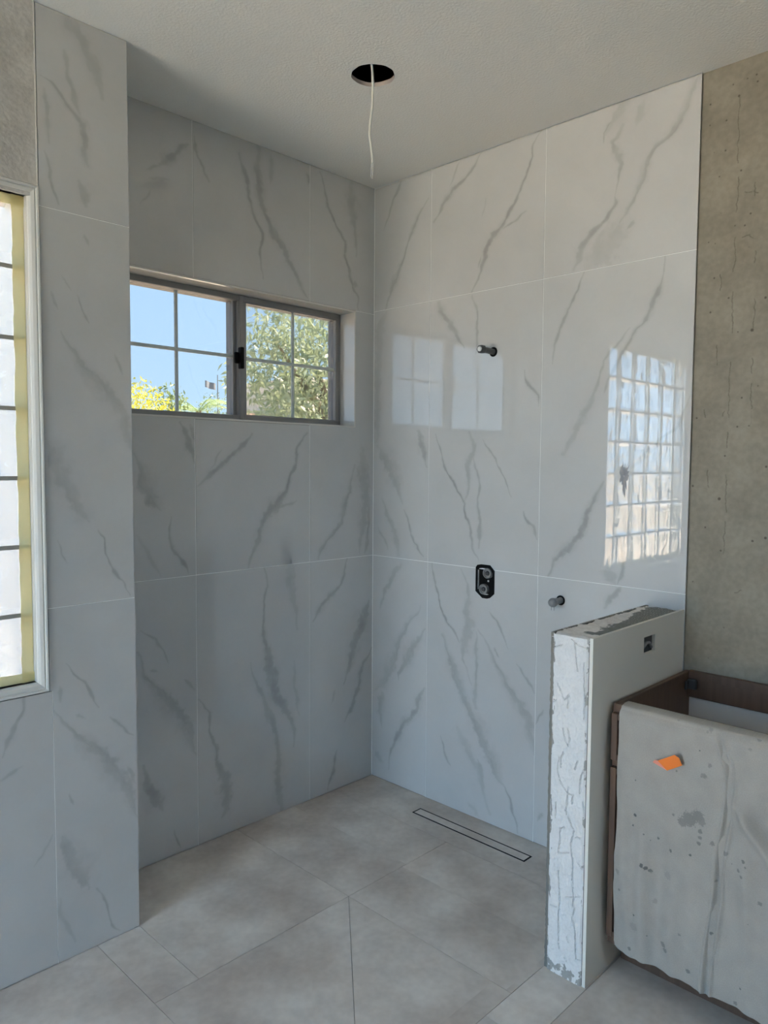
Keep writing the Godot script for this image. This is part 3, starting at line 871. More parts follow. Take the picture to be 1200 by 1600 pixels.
func shower_tiles() -> void:
	# fitting wall
	var cols := [0.0, 0.3635, 0.9639, TILE_EDGE]
	var rows := [0.0, 1.1275, 2.3275, H]
	var m := marble(VEINS_RIGHT, TILE_EDGE, H, cols, rows, 3)
	var wr := get_node("wall_right")
	var spot := func(u: float, v: float, d: float) -> Vector3: return Vector3(-d, v, u)
	var uv := func(p: Vector3) -> Vector2: return Vector2(p.z / TILE_EDGE, 1.0 - p.y / H)
	var st := tool()
	# tile adhesive stops short of the edge, which leaves an open slot behind the last tiles
	for k in [[0.0, -0.01, 1.019, TILE_EDGE - 0.05], [1.129, -0.01, H, TILE_EDGE - 0.05], [1.019, -0.01, 1.129, 0.6585], [1.019, 0.7355, 1.129, TILE_EDGE - 0.05]]:
		block(st, Vector3(0.006, k[0], k[1]), Vector3(0.0118, k[2], k[3]))
	put("tile_backer", st, M.raw_board, wr)
	st = tool()
	for y in [rows[1], rows[2]]: block(st, Vector3(0.0012, y - 0.002, 0.0), Vector3(0.006, y + 0.002, TILE_EDGE - 0.002))
	for z in [cols[1], cols[2]]: block(st, Vector3(0.0012, 0.0, z - 0.002), Vector3(0.006, H, z + 0.002))
	block(st, Vector3(0.0, H - 0.004, 0.0), Vector3(0.006, H - 0.0002, TILE_EDGE - 0.001))
	block(st, Vector3(-0.002, 0.0, -0.002), Vector3(0.006, H, 0.002))
	put("grout", st, M.grout, wr)
	var hole := [0.6585, 1.019, 0.7355, 1.129]      # behind the valve body
	for i in 3:
		for j in 3:
			var c := [cols[i], rows[j], cols[i + 1], rows[j + 1]]
			if i == 1 and j < 2:
				var g := GAP
				var l: float = c[0] + g
				var rr: float = c[2] - g
				if j == 0:
					tile(wr, [[l, g, rr, hole[1]], [l, hole[1], hole[0], rows[1] - g], [hole[2], hole[1], rr, rows[1] - g]], spot, uv, m)
				else:
					tile(wr, [[l, hole[3], rr, rows[2] - g], [l, rows[1] + g, hole[0], hole[3]], [hole[2], rows[1] + g, rr, hole[3]]], spot, uv, m)
			else:
				tile(wr, [c], spot, uv, m)
	# window wall
	var bc := [PIER_X, -1.008, -0.4086, 0.0]
	var br := [0.0, 1.1275, WIN[3], H]
	var uc := []
	for x in bc: uc.append(x - PIER_X)
	var mb := marble(VEINS_BACK, -PIER_X, H, uc, br, 13)
	var wb := get_node("wall_back")
	var spot_b := func(u: float, v: float, d: float) -> Vector3: return Vector3(u, v, d)
	var uv_b := func(p: Vector3) -> Vector2: return Vector2((p.x - PIER_X) / -PIER_X, 1.0 - p.y / H)
	st = tool()
	for r in [[PIER_X, 0.0, 0.0, WIN[1]], [PIER_X, WIN[3], 0.0, H], [PIER_X, WIN[1], WIN[0], WIN[3]], [WIN[2], WIN[1], 0.0, WIN[3]]]:
		block(st, Vector3(r[0], r[1], -0.0119), Vector3(r[2], r[3], -0.004))
	put("tile_backer", st, M.raw_board, wb)
	st = tool()
	block(st, Vector3(PIER_X, br[1] - 0.002, -0.006), Vector3(0, br[1] + 0.002, -0.0012))
	block(st, Vector3(WIN[2], br[2] - 0.002, -0.006), Vector3(0, br[2] + 0.002, -0.0012))
	for x in [bc[1], bc[2]]:
		block(st, Vector3(x - 0.002, 0, -0.006), Vector3(x + 0.002, WIN[1], -0.0012))
		block(st, Vector3(x - 0.002, WIN[3], -0.006), Vector3(x + 0.002, H, -0.0012))
	put("grout", st, M.grout, wb)
	for i in 3:
		tile(wb, [[bc[i], br[0], bc[i + 1], br[1]]], spot_b, uv_b, mb)
		tile(wb, [[bc[i], br[2], bc[i + 1], br[3]]], spot_b, uv_b, mb)
	var g := GAP
	tile(wb, [[bc[2] + g, br[1] + g, -g, WIN[1]], [WIN[2], WIN[1], -g, WIN[3] - g]], spot_b, uv_b, mb)
	tile(wb, [[bc[1] + g, br[1] + g, bc[2] - g, WIN[1]]], spot_b, uv_b, mb)
	tile(wb, [[bc[0] + g, br[1] + g, bc[1] - g, WIN[1]], [bc[0] + g, WIN[1], WIN[0], WIN[3] - g]], spot_b, uv_b, mb)
	# pier and the strip under the glass blocks
	var px := [-2.0, -1.7202]
	var prow := [0.0, 1.133, 2.337, H]
	var pu := [0.0, 0.3798, 0.654]
	var mp := marble(VEINS_PIER, 0.654, H, pu, prow, 23)
	var spot_p := func(u: float, v: float, d: float) -> Vector3: return Vector3(u, v, PIER_Z + d)
	var uv_p := func(p: Vector3) -> Vector2: return Vector2((p.x + 2.1) / 0.654, 1.0 - p.y / H)
	for j in 3:
		var left: float = -1.7305 if j > 0 else -1.7202
		if j == 0:
			tile(wb, [[-1.7202 + g, 0.0 + g, PIER_X, 0.876], [-1.7295 + g, 0.876, PIER_X, prow[1] - g]], spot_p, uv_p, mp)
		else:
			tile(wb, [[left, prow[j], PIER_X, prow[j + 1]]], spot_p, uv_p, mp)
	for i in px.size() - 1:
		tile(wb, [[px[i], 0.0, px[i + 1], 0.876]], spot_p, uv_p, mp)
	# return of the pier
	var spot_r := func(u: float, v: float, d: float) -> Vector3: return Vector3(PIER_X + d, v, u)
	var uv_r := func(p: Vector3) -> Vector2: return Vector2(0.4 + p.z * 0.5, 1.0 - p.y / H)
	for j in 3:
		tile(wb, [[0.0, prow[j], PIER_Z - 0.006, prow[j + 1]]], spot_r, uv_r, mp)
	st = tool()
	block(st, Vector3(PIER_X - 0.0119, 0, -0.012), Vector3(PIER_X - 0.005, H, PIER_Z - 0.0125))
	block(st, Vector3(-1.7202 - 0.002, 0.0, PIER_Z - 0.0119), Vector3(-1.7202 + 0.003, 0.876, PIER_Z - 0.0008))
	for y in [prow[1], prow[2]]: block(st, Vector3(-1.7305, y - 0.002, PIER_Z - 0.0119), Vector3(PIER_X - 0.0005, y + 0.002, PIER_Z - 0.001))
	for i in range(1, px.size() - 1): block(st, Vector3(px[i] - 0.002, 0.0, PIER_Z - 0.0119), Vector3(px[i] + 0.002, 0.876, PIER_Z - 0.001))
	put("grout", st, M.grout, wb)
	# thin metal edge strip between plaster and tile
	st = tool()
	block(st, Vector3(-1.7345, PANELS[0][3] + 0.03, PIER_Z - 0.008), Vector3(-1.7312, H, PIER_Z + 0.001), 0.0005)
	put("edge_strip", st, M.white_paint, wb)
	# splash of dried mortar on the fitting wall
	st = tool()
	var nn := noise(41, 30.0, 3)
	var sp := func(u: float, v: float) -> Vector3:
		var ang := TAU * u
		var y := sin(ang)
		var tall := 0.052 if y > 0.0 else 0.062
		var wide := 0.019 * (1.0 - 0.45 * absf(y))
		var r := v * (1.0 + 0.9 * nn.get_noise_2d(cos(ang) * 0.12, sin(ang) * 0.12))
		return Vector3(-0.0002 - 0.0016 * (1.0 - v * v), 1.545 + y * tall * r, 1.331 + cos(ang) * wide * r)
	sheet(st, 48, 5, sp, Vector3(-1, 0, 0))
	var o := put("mortar_splash", st, mat("dried_mortar", srgb(150, 153, 158), 0.9, 0.1))
	tag(o, "small splash of dried grey mortar on the glossy marble tile", "mortar splash")

# ---- floor -------------------------------------------------------

func floor_tiles() -> void:
	var f := setting("floor", "grey cement-look floor tiles with thin joints", "floor")
	var st := tool()
	block(st, Vector3(LEFT - 0.2, -0.15, -0.2), Vector3(0.22, -0.009, 4.6))
	put("screed", st, mat("floor_grout", srgb(150, 146, 141), 0.95, 0.2), f)
	var tex := mottled(1024, 1024, srgb(172, 162, 154), srgb(236, 230, 222), 51, 0.0055, 0.06, PackedFloat32Array(), Color.BLACK, 0.2)
	var fm := mat("floor_tile", Color.WHITE, 0.55, 0.4)
	fm.albedo_texture = tex
	fm.heightmap_enabled = true
	fm.heightmap_texture = grey_noise(512, 52, 0.04)
	fm.heightmap_scale = 0.03
	M["floor"] = fm
	var rng := RandomNumberGenerator.new()
	rng.seed = 8
	var g := 0.0008
	# cut shapes of the tiles seen in the shower tray: polygons in (x, z)
	var polys := [
		[Vector2(-0.26, 0.0), Vector2(0.0, 0.0), Vector2(0.0, 1.427), Vector2(-0.26, 1.427)],
		[Vector2(-0.82, 0.0), Vector2(-0.26, 0.0), Vector2(-0.26, 0.71), Vector2(-0.82, 0.71)],
		[Vector2(-0.82, 0.71), Vector2(-0.26, 0.71), Vector2(-0.26, 1.427), Vector2(-0.82, 1.427)],
		[Vector2(-1.446, 0.0), Vector2(-0.82, 0.0), Vector2(-0.82, 0.71), Vector2(-1.446, 0.71)],
		[Vector2(-1.595, 0.334), Vector2(-1.446, 0.334), Vector2(-1.446, 0.71), Vector2(-1.595, 0.71)],
		[Vector2(-0.82, 0.71), Vector2(-0.82, 1.427), Vector2(-1.45, 1.427)],
		[Vector2(-0.82, 0.71), Vector2(-1.45, 1.427), Vector2(-1.595, 1.427), Vector2(-1.595, 0.71)],
		[Vector2(-2.2, 0.334), Vector2(-1.595, 0.334), Vector2(-1.595, 1.427), Vector2(-2.2, 1.427)],
		[Vector2(-0.95, 1.427), Vector2(0.012, 1.427), Vector2(0.012, 1.577), Vector2(-0.95, 1.577)],
		[Vector2(-1.595, 1.427), Vector2(-0.95, 1.427), Vector2(-0.95, 1.577), Vector2(-1.595, 1.577)],
		[Vector2(-2.2, 1.427), Vector2(-1.595, 1.427), Vector2(-1.595, 1.577), Vector2(-2.2, 1.577)],
	]
	for i in 6:
		for j in 3:
			var x1 := 0.012 - i * 1.0
			var z1 := 1.577 + j * 0.95
			polys.append([Vector2(maxf(x1 - 1.0, LEFT), z1), Vector2(x1, z1), Vector2(x1, minf(z1 + 0.95, 4.4)), Vector2(maxf(x1 - 1.0, LEFT), minf(z1 + 0.95, 4.4))])
	for i in 5:
		var x1 := -2.2 - i * 0.8
		polys.append([Vector2(maxf(x1 - 0.8, LEFT), 0.334), Vector2(x1, 0.334), Vector2(x1, 1.577), Vector2(maxf(x1 - 0.8, LEFT), 1.577)])
	for k in polys.size():
		var p: Array = polys[k]
		var c := Vector2.ZERO
		for q in p: c += q / p.size()
		var small: Array = Geometry2D.offset_polygon(PackedVector2Array(p), -g, Geometry2D.JOIN_MITER)
		if small.is_empty(): continue
		var off := Vector2(rng.randf(), rng.randf())
		if k < 8: off = Vector2(0.2, 0.4) + Vector2(0.011, 0.007) * k
		var uv := func(v: Vector3) -> Vector2: return Vector2(v.x, v.z) / 2.4 + off
		st = tool()
		var ring: PackedVector2Array = small[0]
		var top := []
		for q in ring: top.append(Vector3(q.x, 0.0, q.y))
		face(st, top, Vector3.UP, uv)
		for i in ring.size():
			var a: Vector2 = ring[i]
			var b: Vector2 = ring[(i + 1) % ring.size()]
			var n := Vector3((b - a).y, 0, -(b - a).x).normalized()
			if n.dot(Vector3(a.x - c.x, 0, a.y - c.y)) < 0.0: n = -n
			face(st, [Vector3(a.x, 0, a.y), Vector3(b.x, 0, b.y), Vector3(b.x, -0.009, b.y), Vector3(a.x, -0.009, a.y)], n, uv)
		put("floor_tile", st, fm, f)
	# linear drain
	var d := thing("linear_drain", "slim linear shower drain with tile insert and black slot along the marble wall", "drain", "", Vector3(-0.133, 0.0, 0.728))
	st = tool()
	block(st, Vector3(-0.029, -0.004, -0.3025), Vector3(0.029, 0.0006, 0.3025))
	put("slot", st, M.black_plastic, d)
	st = tool()
	var uvd := func(v: Vector3) -> Vector2: return Vector2(v.x, v.z) / 2.4 + Vector2(0.31, 0.77)
	block(st, Vector3(-0.0215, -0.004, -0.295), Vector3(0.0215, 0.001, 0.295), 0.0, uvd)
	put("tile_insert", st, fm, d)

# ---- ceiling -----------------------------------------------------

func ceiling_hole_and_cable() -> void:
	var c := setting("ceiling", "off-white textured ceiling with a round cut-out for a light", "ceiling")
	var o := Vector3(-0.756, H, 0.749)
	var R := 0.075
	var t := 0.014
	var st := tool()
	var q := 0.2
	for y in [H, H + t]:
		var n := Vector3.DOWN if y == H else Vector3.UP
		var r := [[LEFT - 0.2, 0.1, o.x - q, 4.6], [o.x + q, -0.2, 0.22, 4.6], [o.x - q, o.z + q, o.x + q, 4.6], [o.x - q, -0.2, o.x + q, o.z - q], [-1.7, -0.2, o.x - q, 0.1]]
		for k in r:
			face(st, [Vector3(k[0], y, k[1]), Vector3(k[2], y, k[1]), Vector3(k[2], y, k[3]), Vector3(k[0], y, k[3])], n)
		for i in 64:
			var pts := []
			for e in [[i, 0], [i + 1, 0], [i + 1, 1], [i, 1]]:
				var a: float = TAU * e[0] / 64.0
				var v := Vector2(cos(a), sin(a))
				var rr: float = R * (1.0 + 0.012 * sin(a * 5.0) + 0.01 * sin(a * 11.0)) if e[1] == 0 else q / maxf(absf(v.x), absf(v.y))
				pts.append(Vector3(o.x + v.x * rr, y, o.z + v.y * rr))
			face(st, pts, n)
	put("ceiling_board", st, M.ceiling_texture, c)
	st = tool()
	for i in 64:
		var a0 := TAU * i / 64.0
		var a1 := TAU * (i + 1) / 64.0
		var r0 := R * (1.0 + 0.012 * sin(a0 * 5.0) + 0.01 * sin(a0 * 11.0))
		var r1 := R * (1.0 + 0.012 * sin(a1 * 5.0) + 0.01 * sin(a1 * 11.0))
		var p0 := Vector3(o.x + cos(a0) * r0, H, o.z + sin(a0) * r0)
		var p1 := Vector3(o.x + cos(a1) * r1, H, o.z + sin(a1) * r1)
		face(st, [p0, p1, p1 + Vector3(0, t, 0), p0 + Vector3(0, t, 0)], -Vector3(cos(a0), 0, sin(a0)))
	put("cut_edge", st, mat("gypsum", srgb(186, 176, 172), 0.95, 0.2), c)
	# joist and insulation seen in the dark above
	st = tool()
	block(st, Vector3(-0.40, H + 0.02, -0.1), Vector3(-0.355, H + 0.22, 4.0))
	put("joist", st, mat("joist_wood", srgb(148, 110, 86), 0.9), c)
	# cable
	var cable := thing("hanging_cable", "white electric cable hanging from the round hole in the ceiling", "cable")
	st = tool()
	var path := [Vector3(-0.85, H + 0.16, 0.80), Vector3(-0.83, H + 0.06, 0.795), Vector3(-0.80, H + 0.012, 0.785), Vector3(-0.773, H - 0.02, 0.765), Vector3(-0.760, H - 0.06, 0.752), Vector3(-0.759, H - 0.11, 0.748), Vector3(-0.763, H - 0.16, 0.744), Vector3(-0.765, H - 0.2, 0.742), Vector3(-0.761, H - 0.24, 0.746), Vector3(-0.757, H - 0.28, 0.750), Vector3(-0.757, H - 0.295, 0.750)]
	var curve := Curve3D.new()
	for i in path.size():
		var tan_: Vector3 = (path[mini(i + 1, path.size() - 1)] - path[maxi(i - 1, 0)]) / 5.0
		curve.add_point(path[i], -tan_, tan_)
	curve.bake_interval = 0.012
	tube(st, Array(curve.get_baked_points()), [0.0044], 10)
	put("sheath", st, M.cable, cable)
	for k in [-1.0, 1.0]:
		st = tool()
		tube(st, [Vector3(-0.757, H - 0.294, 0.750) + Vector3(0.0016, 0, 0.0016) * k, Vector3(-0.758, H - 0.325, 0.749) + Vector3(0.0022, 0, 0.0022) * k, Vector3(-0.760, H - 0.345 - 0.003 * k, 0.748) + Vector3(0.0018, 0, 0.0018) * k], [0.0015], 6)
		put("conductor", st, M.white_plastic if k < 0.0 else M.cable, cable)

# ---- stub wall ---------------------------------------------------

func stub_wall() -> void:
	var w := setting("wall_stub", "low stub wall with cracked white plaster end and raw grey top", "wall")
	var x0 := -0.645
	var z0 := 1.428
	var z1 := 1.572
	var top := 1.072
	# boards on both sides
	var st := tool()
	block(st, Vector3(x0 + 0.004, 0.0, z0 + 0.012), Vector3(-0.016, top - 0.012, z1 - 0.011))
	put("core", st, M.rubble, w)
	st = tool()
	var rim := noise(5, 9.0, 3)
	var fb := func(u: float, v: float) -> Vector3:
		var y := u * (top + 0.004 * rim.get_noise_2d(u * 3.0, 1.0))
		return Vector3(x0 + 0.003 + 0.004 * rim.get_noise_2d(u * 6.0, 4.0), y, lerpf(z0, z0 + 0.011, v))
	sheet(st, 120, 3, fb, Vector3(-1, 0, 0))
	block(st, Vector3(x0 + 0.006, 0.0, z0), Vector3(0.0, top - 0.002, z0 + 0.011))
	put("backer_board", st, mat("cement_board", srgb(126, 124, 118), 0.95, 0.2), w)
	# wall board on the vanity side with the outlet cut-out
	var hx0 := -0.312
	var hx1 := -0.230
	var hy0 := 0.966
	var hy1 := 1.022
	st = tool()
	var b0 := z1 - 0.011
	block(st, Vector3(x0, 0.0, b0), Vector3(hx0, top, z1))
	block(st, Vector3(hx1, 0.0, b0), Vector3(0.0, top, z1))
	block(st, Vector3(hx0, 0.0, b0), Vector3(hx1, hy0, z1))
	block(st, Vector3(hx0, hy1, b0), Vector3(hx1, top, z1))
	var bm := mat("wall_board", srgb(226, 222, 212), 0.8, 0.3)
	put("wall_board", st, bm, w)
	st = tool()
	block(st, Vector3(hx0 - 0.02, hy0 - 0.02, b0 - 0.03), Vector3(hx1 + 0.02, hy1 + 0.02, b0 - 0.002))
	put("outlet_recess", st, M.dark_metal, w)
	st = tool()
	tube(st, [Vector3(hx0 + 0.01, hy0 + 0.02, b0 + 0.002), Vector3(hx0 + 0.03, hy0 + 0.034, b0 + 0.006), Vector3(hx0 + 0.05, hy0 + 0.03, b0 + 0.005), Vector3(hx1 - 0.012, hy0 + 0.012, b0 + 0.003)], [0.006], 8)
	put("outlet_wire", st, M.grey_plastic, w)
	# cracked plaster on the end, modelled as relief
	var pw := 0.120
	var NU := 84
	var NV := 560
	var relief := PackedFloat32Array()
	relief.resize((NU + 1) * (NV + 1))
	var wob := noise(12, 0.09, 3)
	for c in PONY_CRACKS:
		for i in range(0, c.size() - 2, 2):
			var a := Vector2((c[i] - 12) / 1000.0 / pw * NU, c[i + 1] / 1000.0 / top * NV)
			var b := Vector2((c[i + 2] - 12) / 1000.0 / pw * NU, c[i + 3] / 1000.0 / top * NV)
			var steps := int(a.distance_to(b) * 2.0) + 2
			for s in steps + 1:
				var p := a.lerp(b, float(s) / steps) + Vector2(wob.get_noise_2d(a.x + s, b.y), 0) * 1.2
				var ix := int(p.x)
				var iy := int(p.y)
				if ix > 0 and ix < NU and iy > 0 and iy < NV:
					relief[iy * (NU + 1) + ix] = -0.007
					relief[iy * (NU + 1) + ix + 1] = maxf(relief[iy * (NU + 1) + ix + 1], 0.004)
					relief[iy * (NU + 1) + ix - 1] = minf(relief[iy * (NU + 1) + ix - 1], 0.0)
	var lump := noise(3, 14.0, 4)
	var fe := func(u: float, v: float) -> Vector3:
		var i := int(round(u * NU))
		var j := int(round(v * NV))
		var y := v * (top - 0.004)
		var z := z0 + 0.011 + u * pw
		var d := 0.004 + 0.004 * lump.get_noise_2d(z * 1.0, y * 0.6) + 0.0015 * lump.get_noise_2d(z * 5.0 + 9.0, y * 4.0) + relief[j * (NU + 1) + i]
		var side := minf(u, 1.0 - u)
		d *= smoothstep(0.0, 0.05, side)
		return Vector3(x0 - d, y, z)
	st = tool()
	sheet(st, NU, NV, fe, Vector3(-1, 0, 0), func(u: float, v: float) -> Vector2: return Vector2(u, 1.0 - v))
	put("cracked_plaster", st, end_plaster(), w)
	# raw top: mesh tape and plaster smear
	var tf := func(u: float, v: float) -> Vector3:
		var x := lerpf(x0 + 0.0, -0.014, u)
		var z := lerpf(z0 + 0.004, z1 - 0.010, v)
		var k := smoothstep(0.0, 0.02, x - x0)
		var y := top - 0.006 + 0.006 * k * (0.4 + lump.get_noise_2d(x * 1.2, z * 1.5)) - 0.010 * (1.0 - k)
		y += 0.0012 * sin(x * 900.0) * sin(z * 900.0) * smoothstep(0.25, 0.6, u)
		return Vector3(x, y, z)
	st = tool()
	sheet(st, 120, 30, tf, Vector3.UP, func(u: float, v: float) -> Vector2: return Vector2(u, v))
	put("raw_top", st, top_plaster(), w)

func end_plaster() -> StandardMaterial3D:
	var W := 128
	var Hh := 1024
	var marks := PackedFloat32Array()
	marks.resize(W * Hh)
	var n := noise(33, 0.03, 4)
	var n2 := noise(34, 0.012, 3)
	for y in Hh:
		for x in W:
			var e := 0.0
			var u := float(x) / W
			var v := 1.0 - float(y) / Hh
			if u < 0.045 + 0.06 * n2.get_noise_2d(y * 1.0, 3.0) and n.get_noise_2d(x, y * 0.5) > 0.05: e = 0.7
			if v < 0.035 + 0.02 * n.get_noise_2d(x * 1.0, 7.0) and n.get_noise_2d(x * 1.3, y * 1.3 + 40.0) > -0.12: e = 0.6
			if u > 0.95 and n.get_noise_2d(x, y * 0.6) > 0.3: e = 0.5
			marks[y * W + x] = e
	var m := mat("cracked_plaster", Color.WHITE, 0.85, 0.3)
	m.albedo_texture = mottled(W, Hh, srgb(216, 214, 211), srgb(230, 228, 225), 35, 0.012, 0.1, marks, srgb(120, 118, 112))
	m.texture_repeat = false
	return m

func top_plaster() -> StandardMaterial3D:
	var W := 512
	var Hh := 128
	var marks := PackedFloat32Array()
	marks.resize(W * Hh)
	var n := noise(36, 0.02, 4)
	for y in Hh:
		for x in W:
			var u := float(x) / W
			var v := float(y) / Hh
			var e := smoothstep(-0.03, 0.03, v - 0.62 + 0.75 * maxf(0.0, u - 0.35) - (0.4 if u < 0.1 else 0.0) + 0.22 * n.get_noise_2d(x, y))
			if u > 0.45 and fmod(float(x), 9.0) < 3.0 and fmod(float(y), 9.0) < 3.0: e *= 0.55
			marks[y * W + x] = e
	var m := mat("raw_top", Color.WHITE, 0.95, 0.2)
	m.albedo_texture = mottled(W, Hh, srgb(206, 202, 196), srgb(236, 232, 228), 37, 0.02, 0.12, marks, srgb(128, 130, 126))
	m.texture_repeat = false
	return m

# ---- plumbing ----------------------------------------------------

func fittings() -> void:
	# shower arm stub
	var s := thing("shower_pipe_stub", "dark threaded pipe stub with white plug sticking out high on the marble wall", "pipe", "", Vector3(0.0, 2.062, 0.722))
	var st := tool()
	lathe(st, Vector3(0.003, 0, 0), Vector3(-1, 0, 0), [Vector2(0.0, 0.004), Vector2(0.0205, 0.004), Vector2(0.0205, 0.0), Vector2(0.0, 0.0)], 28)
	put("hole_shade_disc", st, M.black_plastic, s)  # black disc painted in for the shaded hole round the pipe
	st = tool()
	tube(st, [Vector3(0.003, 0, 0), Vector3(-0.074, 0.002, 0)], [0.0125], 18)
	put("pipe", st, M.dark_metal, s)
	st = tool()
	lathe(st, Vector3(-0.070, 0.002, 0), Vector3(-1, 0, 0), [Vector2(0.0, 0.0), Vector2(0.017, 0.0), Vector2(0.018, 0.002), Vector2(0.018, 0.024), Vector2(0.0165, 0.026), Vector2(0.011, 0.026), Vector2(0.011, 0.018), Vector2(0.0, 0.018)], 6)
	put("hex_cap", st, M.dark_metal, s)
	st = tool()
	lathe(st, Vector3(-0.086, 0.002, 0), Vector3(-1, 0, 0), [Vector2(0.0105, 0.0), Vector2(0.0105, 0.012), Vector2(0.008, 0.014), Vector2(0.0, 0.014)], 20)
	put("plug", st, M.white_plastic, s)
	# tub spout stub
	s = thing("spout_pipe_stub", "short grey pipe stub with tape ends above the low stub wall", "pipe", "", Vector3(0.0, 1.040, 1.073))
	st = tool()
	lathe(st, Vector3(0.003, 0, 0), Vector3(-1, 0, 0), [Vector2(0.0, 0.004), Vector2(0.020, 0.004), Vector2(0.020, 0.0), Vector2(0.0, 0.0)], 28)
	put("hole_shade_disc", st, M.black_plastic, s)  # same black disc, its colour stands for the dark of the hole
	st = tool()
	tube(st, [Vector3(0.003, 0, 0), Vector3(-0.06, -0.002, 0)], [0.013], 18)
	put("pipe", st, M.grey_plastic, s)
	st = tool()
	lathe(st, Vector3(-0.046, -0.002, 0), Vector3(-1, 0, 0), [Vector2(0.0, 0.0), Vector2(0.0155, 0.0), Vector2(0.018, 0.006), Vector2(0.019, 0.014), Vector2(0.016, 0.022), Vector2(0.009, 0.027), Vector2(0.0, 0.028)], 20)
	put("cap", st, M.grey_plastic, s)
	for k in [[-0.055, 0.004, 0.034], [-0.066, -0.002, 0.032]]:
		st = tool()
		tube(st, [Vector3(k[0], -0.01, k[1]), Vector3(k[0] - 0.001, -0.022, k[1] + 0.001), Vector3(k[0], -k[2], k[1])], [0.0011], 5)
		put("tape_end", st, M.grey_plastic, s)
	# mixer valve body
	s = thing("mixer_valve", "black shower mixer valve body with two round grey cartridges in the marble wall", "valve", "", Vector3(0.0, 1.074, 0.697))
	var outer := [Vector2(-0.022, 0.073), Vector2(0.026, 0.073), Vector2(0.05, 0.05), Vector2(0.05, -0.05), Vector2(0.028, -0.07), Vector2(0.012, -0.075), Vector2(-0.014, -0.075), Vector2(-0.051, -0.048), Vector2(-0.051, 0.058), Vector2(-0.042, 0.069)]
	var rect := func(p: Vector2, k: float, d: float) -> Vector3: return Vector3(d, p.y * k, p.x * k)
	st = tool()
	for i in outer.size():
		var a: Vector2 = outer[i]
		var b: Vector2 = outer[(i + 1) % outer.size()]
		var n := Vector3(0, (a + b).y, (a + b).x).normalized()
		face(st, [rect.call(a, 1.0, 0.0), rect.call(b, 1.0, 0.0), rect.call(b, 1.0, -0.002), rect.call(a, 1.0, -0.002)], n)
		face(st, [rect.call(a, 1.0, -0.002), rect.call(b, 1.0, -0.002), rect.call(b, 0.79, -0.002), rect.call(a, 0.79, -0.002)], Vector3(-1, 0, 0))
		face(st, [rect.call(a, 0.79, -0.002), rect.call(b, 0.79, -0.002), rect.call(b, 0.76, 0.0095), rect.call(a, 0.76, 0.0095)], -n)
	var back := []
	for p in outer: back.append(rect.call(p, 0.76, 0.0095))
	face(st, back, Vector3(-1, 0, 0))
	put("housing", st, M.black_plastic, s)
	for k in [[0.037, 0.014], [-0.035, -0.006]]:
		st = tool()
		lathe(st, Vector3(0.0092, k[0], k[1]), Vector3(-1, 0, 0), [Vector2(0.0225, 0.0), Vector2(0.0225, 0.016), Vector2(0.0205, 0.018), Vector2(0.0165, 0.018), Vector2(0.0165, 0.012), Vector2(0.0, 0.012)], 28)
		var cart := put("cartridge", st, M.grey_plastic, s)
		st = tool()
		lathe(st, Vector3(-0.002, k[0], k[1]), Vector3(-1, 0, 0), [Vector2(0.011, 0.0), Vector2(0.009, 0.008), Vector2(0.004, 0.011), Vector2(0.0, 0.011)], 12)
		put("spindle", st, M.dark_metal, cart)
	st = tool()
	lathe(st, Vector3(0.0092, 0.002, 0.012), Vector3(-1, 0, 0), [Vector2(0.004, 0.0), Vector2(0.004, 0.004), Vector2(0.0, 0.004)], 10)
	put("screw", st, M.white_plastic, s)

# ---- vanity ------------------------------------------------------

